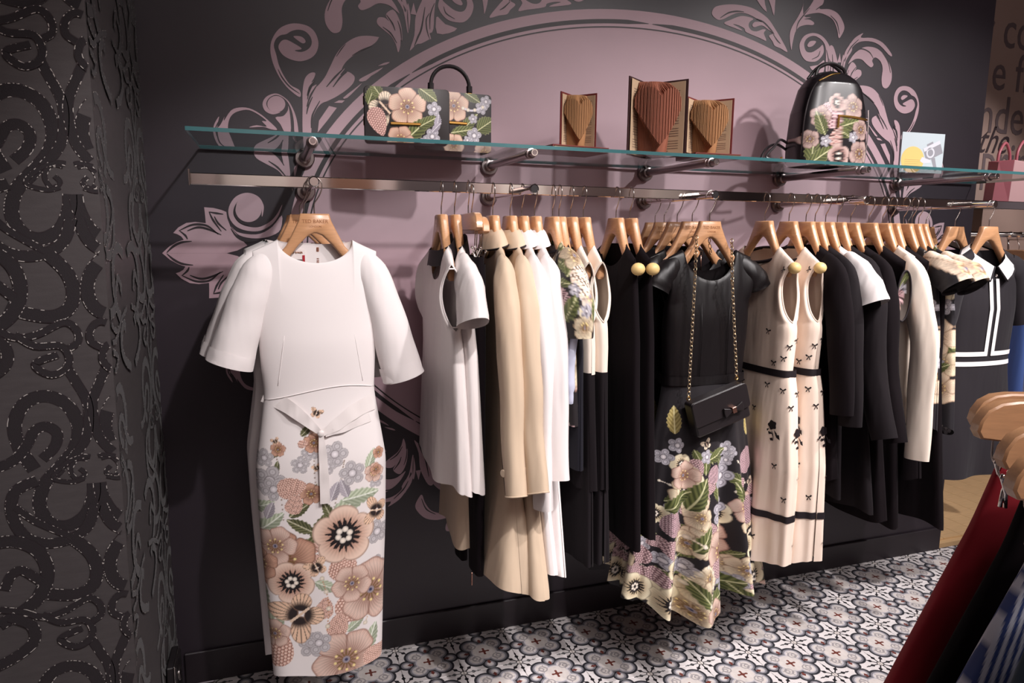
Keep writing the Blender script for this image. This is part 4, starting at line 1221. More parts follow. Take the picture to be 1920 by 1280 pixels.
def band(W, D, z0, z1, name, m, parent, grow=.0015, fold=(.0, 4, 1, -.2), zhem=-.7, nth=64, ex=.6, contour=0, nz=4, cxf=None):
    """ribbon round a garment between two heights (same shape, slightly proud)"""
    Wg = [(z, w+grow) for (z, w) in W]; Dg = [(z, d+grow) for (z, d) in D]
    sh = body(Wg, Dg, ztop=z0, zhem=z1, fold=(0, fold[1], fold[2], fold[3]), nth=nth, nz=nz, ex=ex, contour=0)
    # reapply the parent's folds so that it hugs the cloth
    ff = foldf(fold[1], fold[2])
    for side, P in enumerate(sh):
        th = np.linspace(0, math.pi, nth)+(math.pi if side else 0)
        t = np.clip((fold[3]-P[:, :, 2])/(fold[3]-zhem), 0, 1)**1.1
        Fm = fold[0]*t*ff(th)[None, :]
        P[:, :, 0] *= (1+.12*Fm); P[:, :, 1] *= (1+Fm)
        if cxf is not None: P[:, :, 0] += lerpf(cxf)(P[:, :, 2])
    return cloth_obj(sh, name, m, parent)

RAIL_TOP = 1.619
HZ = RAIL_TOP-.0925        # height of a hanger's head on the rail
HA = AZ+AR-.0925           # and on a face-out arm
def rail_x(px):
    return at_y(px, 353+(px-828)*.03, RY-.005).x
QR = -math.pi/2
def on_rail(name, x, label, cat, group=None, rz=0.0, hlabel=None, ends=False, y=RY):
    """garment thing + its hanger, hung square to the rail"""
    hanger(hlabel, (x, y, HZ), QR+rz, ends=ends)
    return empty(name, (x, y, HZ), QR+rz, label=label, cat=cat, group=group)
def on_arm(name, x, y, label, cat, group=None, rz=0.0, hlabel=None, stamp=True, ends=False):
    hanger(hlabel, (x, y, HA), rz, stamp=stamp, ends=ends)
    return empty(name, (x, y, HA), rz, label=label, cat=cat, group=group)

# ------------------------------------------------------------------ 1. white dresses on the first arm
W_D = [(0, .156), (-.10, .156), (-.16, .154), (-.34, .150), (-.47, .143), (-.55, .155), (-.66, .172), (-.85, .168), (-1.05, .158), (-1.27, .150)]
D_D = [(0, .03), (-.12, .035), (-.34, .06), (-.47, .055), (-.65, .075), (-.9, .07), (-1.27, .06)]
def px_uv(px, py, x0=0.0, y=-.43):
    p = at_y(px, py, y); return p.x-x0, p.z-HA
def white_print(u, v, side):
    P = Print(u, v, (234, 227, 226))
    if side == 1:
        return P.c
    q = lambda px, py: px_uv(px, py)
    S_ = 1/700.0
    WP = ((240, 212, 198), (206, 158, 140), (120, 74, 60)); TAN = ((222, 176, 152), (176, 122, 100), (92, 54, 44))
    LG = ((176, 178, 140), (96, 100, 62), (226, 226, 206)); LD = ((134, 134, 96), (62, 66, 40), (200, 196, 168))
    LP = ((206, 214, 192), (150, 162, 136), (232, 236, 224))
    def rose(px, py, r, rot=0, pal=WP, asp=1): P.rose(*q(px, py), r*S_, rot, asp, pal)
    def anem(px, py, r, rot=0): P.anemone(*q(px, py), r*S_, rot, 1, ((236, 208, 190), (200, 156, 136), (110, 70, 56)))
    def lace(px, py, r, rot=0): P.lace(*q(px, py), r*S_, rot, ((210, 205, 208), (140, 133, 136)))
    def leaf(px, py, r, rot, pal=LD, asp=.42): P.leaf(*q(px, py), r*S_, rot, asp, pal)
    def berr(px, py, r, rot=0, cell=.17, asp=.75): P.berries(*q(px, py), r*S_, rot, asp, cell, ((248, 226, 214), (214, 168, 152), (128, 84, 70)))
    def bfly(px, py, r, rot=0): P.butterfly(*q(px, py), r*S_, rot, ((236, 200, 172), (44, 34, 34)))
    def stem(pts, w=1.4, col=(150, 132, 120), bead=0): P.stem([q(*p) for p in pts], w*S_, col, bead*S_)
    # stems and leaves first
    stem([(590, 800), (585, 850), (590, 920)]); stem([(515, 830), (522, 880), (530, 960)]); stem([(640, 850), (630, 900), (615, 960)]); stem([(500, 900), (508, 960), (500, 1010)])
    for a in ((572, 795, 16, .8), (578, 815, 14, 2.4), (512, 843, 12, .2), (518, 863, 12, 1.4), (585, 905, 16, 1.2), (560, 940, 24, .6), (598, 972, 36, 1.1), (590, 1000, 34, .2), (560, 970, 28, 2.6), (610, 940, 22, 2.0)): leaf(*a)
    for a in ((650, 930, 40, .5), (672, 915, 36, .1), (505, 970, 34, .7), (520, 1140, 40, 1.0), (490, 1120, 36, 1.4), (690, 1180, 34, 1.2), (662, 1150, 22, .6), (490, 940, 26, .4), (690, 850, 22, 1.2), (610, 1080, 26, -.5)): leaf(*a, LP)
    for a in ((640, 900, 20, 1.9), (622, 905, 20, 1.2), (505, 945, 18, 1.2)): leaf(*a, ((196, 190, 198), (150, 142, 150), (222, 218, 222)), .5)
    for a in ((623, 838, 26), (655, 873, 26, .5), (610, 860, 16), (505, 890, 30), (495, 850, 18, .3), (560, 858, 18, .2), (578, 835, 17, .6), (512, 905, 24, .9), (583, 1190, 28, .2), (703, 985, 26, .4), (700, 890, 16, .2), (700, 1045, 20)): lace(*a)
    for a in ((585, 818, 20, .3, TAN), (520, 832, 14, .2, TAN), (580, 910, 22, .5, TAN), (705, 840, 12, .2, TAN), (696, 875, 20, .1, WP), (700, 870, 12, .4, TAN)): rose(*a)
    for a in ((545, 900, 26, .2), (550, 930, 20, 1.2), (565, 820, 9, .2), (590, 1008, 13, .1), (592, 1030, 14, .3), (640, 1040, 34, 1.3), (660, 1110, 40, .9), (517, 1200, 42, 1.45), (630, 1150, 26, 1.3), (605, 1120, 22, 1.4)): berr(*a)
    stem([(600, 1065), (612, 1110), (610, 1160)], 1.5, (196, 150, 120), 5); stem([(640, 1060), (650, 1100), (690, 1110), (680, 1150)], 1.5, (214, 186, 160), 5)
    anem(640, 985, 60, .3); rose(530, 1035, 62, .4, TAN); rose(515, 1010, 40, 1.2, WP); anem(545, 1075, 44, .8); rose(690, 1090, 66, .2, WP); rose(655, 1075, 40, .9, WP)
    bfly(560, 1135, 52, 2.2); bfly(700, 945, 28, 1.4); bfly(590, 765, 12, -.4); bfly(590, 862, 9, .4); bfly(515, 818, 8, .4); bfly(590, 1045, 22, .4)
    rose(645, 1215, 66, .9, WP); rose(515, 1175, 30, .3, WP); lace(595, 1185, 26, .5); rose(487, 1050, 34, .4, TAN); berr(700, 1210, 26, .4)
    rose(585, 795, 8, 0, WP)
    return P.c
M_WPRINT = mat('white_printed_crepe', (255, 255, 255), .7, attr=True, bump=.04, bscale=900, sheen=.1, spec=.25)
def white_dress(y, x, rz, label, hlabel, detail):
    t = on_arm('dress', x, y, label, 'dress', 'white floral dresses on the first arm', rz, hlabel)
    nth, nz = (260, 520) if detail else (40, 60)
    Dq = D_D if detail else [(z, d*.42) for (z, d) in D_D]
    sh = body(W_D, Dq, bd=.45, zhem=-1.262, neck=(.094, .060, .012), sh=(-.066, -.096), fold=(.10, 3, 5, -.5), nth=nth, nz=nz, ex=.75, hemw=.006, contour=.012, slit=(-.62, .0, -.55) if not detail else None)
    cloth_obj(sh, 'dress_body', M_WPRINT, t, col=white_print if detail else (lambda u, v, s: np.tile(L3((234, 227, 226)), (len(u), 1))))
    for sg in (-1, 1):
        sz_ = 1.0 if sg > 0 else .80
        zz_ = lambda z: -.152+(z+.152)*sz_
        sl, P = sleeve([(sg*.108, -.004, -.116), (sg*.140, -.009, -.152), (sg*.170, -.012, zz_(-.24)), (sg*.198, -.012, zz_(-.34)), (sg*.2235, -.012, zz_(-.440))], [.030, .044, .050, .053, .058], [.014, .034, .042, .046, .050], 'sleeve', C_WHITE, t, n=30, seed=3+sg, wr=.03)
        cf, _ = sleeve([(sg*.2125, -.012, zz_(-.400)), (sg*.2242, -.012, zz_(-.4425))], [.0572, .0592], [.0500, .0515], 'sleeve_cuff', C_WHITE, sl, n=30, rows=4, wr=.02)
    if detail:
        # waist seam, tied belt ends, zip, label
        wb = [(-.47+.0, 0)]
        nx = 40
        Wf, Df = smoothf(W_D, .014), smoothf(D_D)
        def surf(x, z, lift=.002):
            w = float(Wf(z)); d = float(Df(z)); a = max(-1, min(1, x/w)); return (x, -d*(1-a*a)**(.375)-lift, z)
        seam = [surf(x, -.452-.018*(x/.14)**2+.010*math.sin(x*14), .0008) for x in np.linspace(-.142, .142, 24)]
        MB().tube(seam, .0016, 5).obj('waist_seam', C_WHITE, parent=t, ang=180)
        def tape(pts, hw, name):
            c = spline(pts, 8); V = []; n = len(c)
            d = np.gradient(c[:, [0, 2]], axis=0); d /= np.linalg.norm(d, axis=1)[:, None]+1e-9
            for i in range(n):
                nn = np.array((-d[i][1], d[i][0]))
                w = hw if not hasattr(hw, '__len__') else np.interp(i/(n-1), np.linspace(0, 1, len(hw)), hw)
                for sg in (1, -1): V.append((c[i][0]+nn[0]*w*sg, c[i][1]-.0015*sg*math.sin(i*.9), c[i][2]+nn[1]*w*sg))
            MB().add(V, [(2*i, 2*i+1, 2*i+3, 2*i+2) for i in range(n-1)]).obj(name, C_WHITE2, parent=t, ang=180)
        b = lambda px, py, l: (lambda uv: surf(uv[0], uv[1], l))(px_uv(px, py))
        tape([b(494, 738, .004), (b(535, 752, .007)), b(568, 775, .011), b(596, 798, .013)], [.020, .018, .014, .006], 'belt_tie')
        tape([b(696, 748, .004), b(660, 762, .007), b(625, 785, .011), b(598, 800, .013)], [.022, .020, .016, .006], 'belt_tie')
        tape([b(690, 775, .003), b(640, 790, .008), b(605, 802, .010)], [.012, .012, .005], 'belt_tie')
        tape([b(597, 797, .014), b(600, 830, .011), b(603, 880, .010), b(605, 925, .010)], [.005, .010, .012, .013], 'belt_tie')
        MB().sphere(b(597, 799, .014), .009, 10, 7, (1, .6, 1)).obj('belt_knot', C_WHITE2, parent=t)
        zp = MB()
        for i in range(14): zp.box((.006, .018-.0004*i, -.092-.004*i), (.006, .002, .0022))
        zp.obj('zip_teeth', M_ROSEGOLD, parent=t, smooth=False)
        MB().box((.006, .014, -.092), (.007, .004, .012), ch=.001).obj('zip_pull', M_ROSEGOLD, parent=t, smooth=False)
        lb = MB().box((-.048, .0105, -.105), (.044, .001, .026)).obj('size_label', C_WHITE2, parent=t, smooth=False)
        put_text('TED BAKER', .0062, (-.048, .0096, -.100), R90, M_BRAND, parent=lb, name='label_print')
        MB().box((-.030, .0085, -.118), (.006, .001, .022)).obj('swing_tag', C_RED, parent=t, smooth=False)
        for sg in (-1, 1):
            dart = [surf(sg*.095+sg*.0*i, z, .0006) for i, z in enumerate(np.linspace(-.33, -.44, 6))]
            MB().tube([surf(sg*(.088+.02*k), -.31-.13*k, .0004) for k in np.linspace(0, 1, 8)], .0009, 4).obj('bust_dart', C_WHITE, parent=t, ang=180)
white_dress(-.425, .0, .02, 'white short-sleeved dress with blush floral skirt and tied belt, foremost on the left', 'stamped wooden hanger of the foremost white floral dress', True)
white_dress(-.345+.02, -.022, .06, 'plain sliver of white dress right behind the foremost floral one', 'wooden hanger directly behind the foremost white dress', False)
white_dress(-.22, -.028, .05, 'rearmost white dress near the wall, only its left sleeve showing', 'wooden hanger of the rearmost white dress by the wall', False)
# ------------------------------------------------------------------ 2. first run on the rail
def black_band_collar(t, hw, z, m, h=.045, d=.03):
    n = 40; P = np.zeros((5, n, 3))
    for i in range(5):
        k = i/4
        for j in range(n):
            a = 2*math.pi*j/n
            drop = .035*(1-math.sin(a))/2*1.0
            P[i, j] = (hw*(1+.10*k)*math.cos(a), d*(1+.25*k)*math.sin(a), z+h*(1-k)-drop*1.3-.01*abs(math.cos(a)))
    MB().grid(P, cv=True).obj('collar', m, parent=t, ang=180)
def blouse(px, label, hlabel, cap):
    t = on_rail('blouse', rail_x(px), label, 'blouse', 'white satin blouses', 0.0, hlabel)
    W = [(0, .195), (-.13, .195), (-.20, .165), (-.31, .185), (-.5, .215), (-.76, .245)]
    D = [(0, .022), (-.13, .026), (-.31, .030), (-.76, .036)]
    sh = body(W, D, zhem=-.752, neck=(.09, .10, .01), sh=(-.085, -.135), gap=(-.14, -.31, .030) if not cap else (-.16, -.30, .02), fold=(.35, 4, px, -.30), nth=56, nz=60, hemw=.012)
    cloth_obj(sh, 'blouse_body', C_WHITE2, t)
    black_band_collar(t, .088, -.098, C_TRIM)
    if not cap:
        Pf, Pb = sh
        for e in (0, -1):
            f = Pf[:, e]; b = Pb[:, -1-e if e == 0 else 0]
            k = (f[:, 2] < -.138) & (f[:, 2] > -.312)
            loop = list(f[k])+list(b[k][::-1])
            rim(loop, 'armhole_binding', C_WHITE2, t, .0024)
    else:
        for sg in (-1, 1):
            sleeve([(sg*.125, -.012, -.125), (sg*.170, -.014, -.165), (sg*.222, -.014, -.210), (sg*.252, -.014, -.285)], [.030, .052, .066, .072], [.014, .030, .036, .040], 'cap_sleeve', C_WHITE2, t, n=26, rows=14, seed=2)
blouse(828, 'white sleeveless blouse with black collar and open armhole, first on the rail', 'wooden hanger of the black-collared sleeveless blouse', False)
blouse(853, 'white blouse with black collar and flared cap sleeve, second on the rail', 'wooden hanger of the black-collared cap-sleeved blouse', True)

# clip hangers
def clip_hanger(label, loc, rz, L=.36, h=.045, hook=True, scale=1.0):
    t = empty('clip_hanger', loc, rz, label=label, cat='hanger', group='wooden clip hangers')
    hl = L/2
    poly = []
    for (cx, a0, a1) in ((hl-.03, 90, -60), (-hl+.03, 240, 90)):
        for i in range(9):
            a = math.radians(a0+(a1-a0)*i/8); poly.append((cx+.03*math.cos(a), -.03+.03*math.sin(a)))
    poly = [(hl-.05, 0), (hl-.028, -.003), (hl-.012, -.012), (hl-.003, -.026), (hl, -.040), (hl-.006, -h), (hl-.03, -h-.003), (-hl+.03, -h-.003), (-hl+.006, -h), (-hl, -.040), (-hl+.003, -.026), (-hl+.012, -.012), (-hl+.028, -.003), (-hl+.05, 0)]
    MB().prism(poly, -.010, .010, inset=.0025).obj('hanger_bar', M_WOOD, parent=t, ang=32)
    if hook: link('hook', hk_me, t)
    for sg in (-1, 1):
        xc = sg*(hl-.05)
        c = MB()
        c.tube([tuple(p) for p in spline([(xc-.013, 0, -h), (xc-.013, -.002, -h-.045), (xc, -.003, -h-.058), (xc+.013, -.002, -h-.045), (xc+.013, 0, -h)], 5)], .0016, 6)
        o = c.obj('clip_wire', M_WIRE, parent=t, ang=180)
        for s2 in (-1, 1):
            MB().tube([(xc+s2*.012, s2*.010, -h-.046), (xc+s2*.012, s2*.010, -h-.050), (xc+s2*.011, s2*.009, -h-.055), (xc, s2*.003, -h-.075), (xc-s2*.003, s2*.001, -h-.095)], [.002, .0042, .0026, .0026, .0026], 7).obj('clip_jaw', M_CHROME, parent=t, ang=180)
    return t
xt = rail_x(879)
clip_hanger('long wooden clip hanger above the black trousers', (xt, RY, HZ+.004), QR-.10)
t = empty('trousers', (xt, RY, HZ), QR-.06, label='long black trousers with rose gold ankle zips hung from clips', cat='trousers')
for sg in (-1, 1):
    sh = body([(0, .085), (-.4, .082), (-1.06, .058)], [(0, .016), (-.3, .020), (-1.06, .016)], ztop=-.135, zhem=-1.06+.02*sg, fold=(.15, 3, 2+sg, -.4), nth=30, nz=30, contour=0)
    for P in sh: P[:, :, 0] += sg*.078+.02*np.clip(-P[:, :, 2]-.2, 0, 1)*sg; P[:, :, 1] += .004*sg
    lg = cloth_obj(sh, 'trouser_leg', C_BLACK, t)
    z = MB(); z.box((sg*.078+sg*.060, -.018, -1.05), (.007, .003, .040), ch=.001); z.obj('ankle_zip', M_ROSEGOLD, parent=lg, smooth=False)
cloth_obj(body([(0, .165), (-.25, .165)], [(0, .018), (-.25, .022)], ztop=-.115, zhem=-.26, nth=30, nz=6, contour=0), 'waist_yoke', C_BLACK, t)
xs_ = rail_x(864)
t = empty('skirt', (xs_+.004, RY+.075, HZ), QR, label='beige flared skirt showing below the white blouses', cat='skirt')
cloth_obj(body([(-.13, .10), (-.6, .13), (-1.0, .17)], [(0, .010), (-.6, .014), (-1.0, .026)], ztop=-.14, zhem=-.985, fold=(.4, 4, 7, -.4), nth=44, nz=30, contour=0, hemw=.01), 'skirt_body', C_BEIGE, t)
clip_hanger('short wooden clip hanger of the beige skirt', (xs_+.034, RY, HZ-.006), QR, L=.30)

def coat(x, label, hlabel, name, cat, m, hem, slen, seed, group, trim=None, hw=.265, sw=.034, collar=True, rz=0.0, sx=.30, button=None, D2=.034):
    t = on_rail(name, x, label, cat, group, rz, hlabel)
    W = [(0, .162), (-.13, .162), (-.20, .160), (-.45, .165), (-.7, .205), (hem, hw)]
    D = [(0, .018), (-.13, .022), (-.45, .024), (-.7, .028), (hem, D2)]
    sh = body(W, D, zhem=hem, neck=(.080, .05, .0), sh=(-.075, -.114), fold=(.42, 4, seed, -.45), nth=56, nz=56, hemw=.012)
    cloth_obj(sh, name+'_body', m, t)
    for sg in (-1, 1):
        sl, P = sleeve([(sg*.115, -.012, -.128), (sg*.158, -.016, -.168), (sg*.194, -.018, -.26), (sg*.235, -.020, -.42), (sg*(.7*.235+.3*sx), -.022, slen*.78), (sg*sx, -.026, slen)], [.026, .044, .052, .050, .046, .044], [.012, sw*.85, sw, sw*.95, sw*.86, sw*.80], 'sleeve', m, t, n=28, rows=36, seed=seed+sg, wr=.09)
        if button and sg == 1:
            p = P[-3, 7]; o = MB().lathe([(0, .003), (.009, .003), (.011, .001), (.010, 0)], (P[-4, :, 0].mean(), P[-4, :, 1].min()-.001, P[-4, :, 2].mean()), (.5, -.85, 0), 16).obj('cuff_button', m, parent=sl)
        if trim and sg == 1:
            k = int(28*.62)
            MB().tube([tuple(P[i, k]) for i in range(len(P)-9, len(P))], .0028, 6).obj('cuff_piping', trim, parent=sl, ang=180)
            rim([tuple(q) for q in P[-1]], 'cuff_edge', m, sl, .0022)
    if collar:
        n = 36; P = np.zeros((6, n, 3))
        for i in range(6):
            k = i/5
            for j in range(n):
                a = 2*math.pi*j/n; b = (1+math.sin(a))/2
                P[i, j] = ((.046+.052*k**.65)*math.cos(a), (.020+.017*k**.65)*math.sin(a), -.034-.046*k-.020*(1-b)*(.4+.6*k))
        c = MB().grid(P, cv=True).obj('collar', m, parent=t, ang=180)
        if trim:
            rim([tuple(q+np.array((0, 0, -.001))) for q in P[-1]], 'collar_piping', trim, c, .0026)
    return t
coat(rail_x(925), 'beige coat with black collar piping and cuff button, nearer the white blouses', 'wooden hanger of the beige coat beside the black trousers', 'coat', 'coat', C_BEIGE, -1.035, -.745, 11, 'beige piped coats', trim=C_TRIM, sx=.30, button=True, hw=.30, D2=.068)
coat(rail_x(958), 'beige coat with black piping between the other beige coat and white coats', 'wooden hanger of the beige coat beside the white coats', 'coat', 'coat', C_BEIGE, -1.04, -.735, 23, 'beige piped coats', trim=C_TRIM, sx=.325, button=True, hw=.31, D2=.056)
coat(rail_x(980), 'plain white collarless coat next to the beige coats', 'wooden hanger of the white coat next to the beige coats', 'coat', 'coat', C_WHITE, -1.0, -.80, 31, 'plain white coats', sx=.285, hw=.30, sw=.030, D2=.044)
coat(rail_x(1004), 'plain white coat with longer back hem, beside the floral blouse', 'wooden hanger of the white coat beside the floral blouse', 'coat', 'coat', C_WHITE, -1.02, -.72, 37, 'plain white coats', sx=.28, hw=.29, sw=.034)

# floral blouse with tie
def dark_floral(seed, size=.07, dens=1.3, bg=(32, 27, 30)):
    cache = {}
    def f(u, v, side):
        P = Print(u, v, bg); scatter(P, u.min()-.03, u.max()+.03, v.min()-.03, v.max()+.03, seed+side*7, dens, size); return P.c
    return f
t = on_rail('floral_blouse', rail_x(1038), 'dark floral tie blouse with full short sleeve between white coats and white vests', 'blouse', None, 0, 'wooden hanger of the floral tie blouse')
cloth_obj(body([(0, .16), (-.13, .16), (-.2, .16), (-.6, .2)], [(0, .02), (-.6, .03)], zhem=-.60, neck=(.075, .06, .0), sh=(-.072, -.112), fold=(.3, 4, 4, -.25), nth=70, nz=90), 'blouse_body', M_PRINT, t, col=dark_floral(5))
for sg in (-1, 1):
    def fl(u, v, s):
        P = Print(u, v, (34, 29, 31)); scatter(P, u.min(), u.max(), v.min(), v.max(), 71, 1.2, .05)
        P.leaf(-.01, -.13, .05, .8, .5); P.rose(.0, -.11, .05, .3, 1, CREAM); P.rose(.02, -.215, .045, .3, 1, ((244, 230, 214), (222, 190, 170), (110, 80, 60))); P.berries(.0, -.175, .042, 1.2, .9, .24, ((252, 244, 236), (226, 204, 184), (90, 66, 44)), 0); P.leaf(-.05, -.25, .045, 1.0, .5); P.leaf(.045, -.262, .045, 2.0, .5); P.rose(-.005, -.30, .04, .2, 1, CREAM); P.lace(.0, -.255, .022); P.lace(-.03, -.20, .02); return P.c
    sleeve([(sg*.11, -.008, -.112), (sg*.158, -.012, -.148), (sg*.195, -.014, -.20), (sg*.225, -.014, -.26), (sg*.232, -.014, -.335)], [.030, .056, .066, .066, .058], [.014, .034, .042, .042, .036], 'sleeve', M_PRINT, t, n=60, rows=80, col=fl, seed=5)
MB().tube([tuple(p) for p in spline([(.235, -.02, -.30), (.238, -.03, -.36), (.225, -.03, -.42), (.232, -.03, -.50), (.230, -.03, -.52)], 6)], [.012]*9+[.014]*8+[.009]*8, 8).obj('sleeve_tie', C_LILAC, parent=t, ang=180)
rim([(.078*math.cos(a), .028*math.sin(a), -.080-.028*(1-math.sin(a))/2) for a in np.linspace(0, 6.28, 30, endpoint=False)], 'neck_binding', C_TRIM, t, .004)
t = on_rail('navy_dress', rail_x(1050), 'dark navy dress seen as a strip below the floral blouse', 'dress', None, 0, 'wooden hanger of the navy dress behind the floral blouse')
cloth_obj(body([(0, .18), (-.13, .18), (-.5, .19), (-.75, .20)], [(0, .016), (-.75, .024)], zhem=-.735, fold=(.2, 3, 3, -.3), nth=40, nz=30), 'dress_body', C_NAVY, t)

def vest_dress(px, label, hlabel, seed):
    t = on_rail('two_tone_dress', rail_x(px), label, 'dress', 'white and black two tone dresses', 0, hlabel)
    W = [(0, .175), (-.125, .175), (-.18, .145), (-.28, .160), (-.31, .172), (-.46, .178)]
    D = [(0, .020), (-.13, .026), (-.31, .032), (-.46, .028)]
    sh = body(W, D, zhem=-.455, neck=(.082, .06, .01), sh=(-.08, -.130), gap=(-.132, -.30, .026), fold=(.12, 3, seed, -.3), nth=50, nz=44)
    cloth_obj(sh, 'bodice', C_IVORY, t)
    Pf, Pb = sh
    for e in (0, -1):
        f = Pf[:, e]; b = Pb[:, -1 if e == 0 else 0]
        k = (f[:, 2] < -.128) & (f[:, 2] > -.305)
        rim(list(f[k])+list(b[k][::-1]), 'armhole_binding', C_IVORY, t, .0024)
    W2_ = [(-.44, .172), (-.6, .185), (-1.05, .215)]; D2_ = [(-.44, .026), (-1.05, .032)]
    cloth_obj(body(W2_, D2_, ztop=-.44, zhem=-1.03, fold=(.5, 6, seed+3, -.46), nth=60, nz=30, contour=0), 'skirt', C_BLACK2, t)
    cloth_obj(body([(-.44, .176), (-.82, .200)], [(-.44, .029), (-.82, .034)], ztop=-.45, zhem=-.80, fold=(.4, 6, seed+5, -.46), nth=60, nz=16, contour=0), 'peplum', C_BLACK2, t)
vest_dress(1072, 'white sleeveless bodice with black skirt, the one closer to the floral blouse', 'wooden hanger of the two tone dress closer to the floral blouse', 3)
vest_dress(1096, 'white sleeveless bodice with black skirt, the one closer to the black dresses', 'wooden hanger of the two tone dress closer to the black dresses', 9)

def plain(name, x, label, cat, hlabel, m, hem, hw=.22, sleeve_len=None, seed=1, group=None, D1=.030, ends=False, sw=.034, rz=0.0, W0=.19, sx=.26, zs=-.130):
    if sleeve_len: W0, zs = .162, -.114
    t = on_rail(name, x, label, cat, group, rz, hlabel, ends=ends)
    W = [(0, W0), (-.13, W0), (-.22, min(.165, W0)), (-.5, .172), (hem, hw)]
    D = [(0, .018), (-.13, .022), (-.5, .026), (hem, D1)]
    cloth_obj(body(W, D, zhem=hem, neck=(.078, .07, .0), sh=(-.078, zs), fold=(.3, 4, seed, -.4), nth=48, nz=40, hemw=.01), name+'_body', m, t)
    if sleeve_len:
        for sg in (-1, 1):
            sleeve([(sg*.11, -.012, -.128), (sg*.158, -.016, -.172), (sg*.192, -.018, -.27), (sg*.225, -.020, sleeve_len*.7), (sg*sx, -.022, sleeve_len)], [.030, .050, .052, .046, .042], [.012, sw*.85, sw, sw*.9, sw*.8], 'sleeve', m, t, n=24, rows=24, seed=seed+sg)
    return t
plain('long_dress', rail_x(1158), 'black sleeveless dress right after the white and black dresses', 'dress', 'wooden hanger of the first black dress after the two tone dresses', C_BLACK, -1.0, .21, None, 41, 'black clothes mid rail', W0=.158, ends=True, zs=-.122)
plain('long_dress', rail_x(1184), 'black sleeveless dress just left of the leather front-facing dress', 'dress', 'wooden hanger of the black dress left of the leather one', C_BLACK, -.98, .21, None, 43, 'black clothes mid rail', W0=.158, ends=True, zs=-.122)

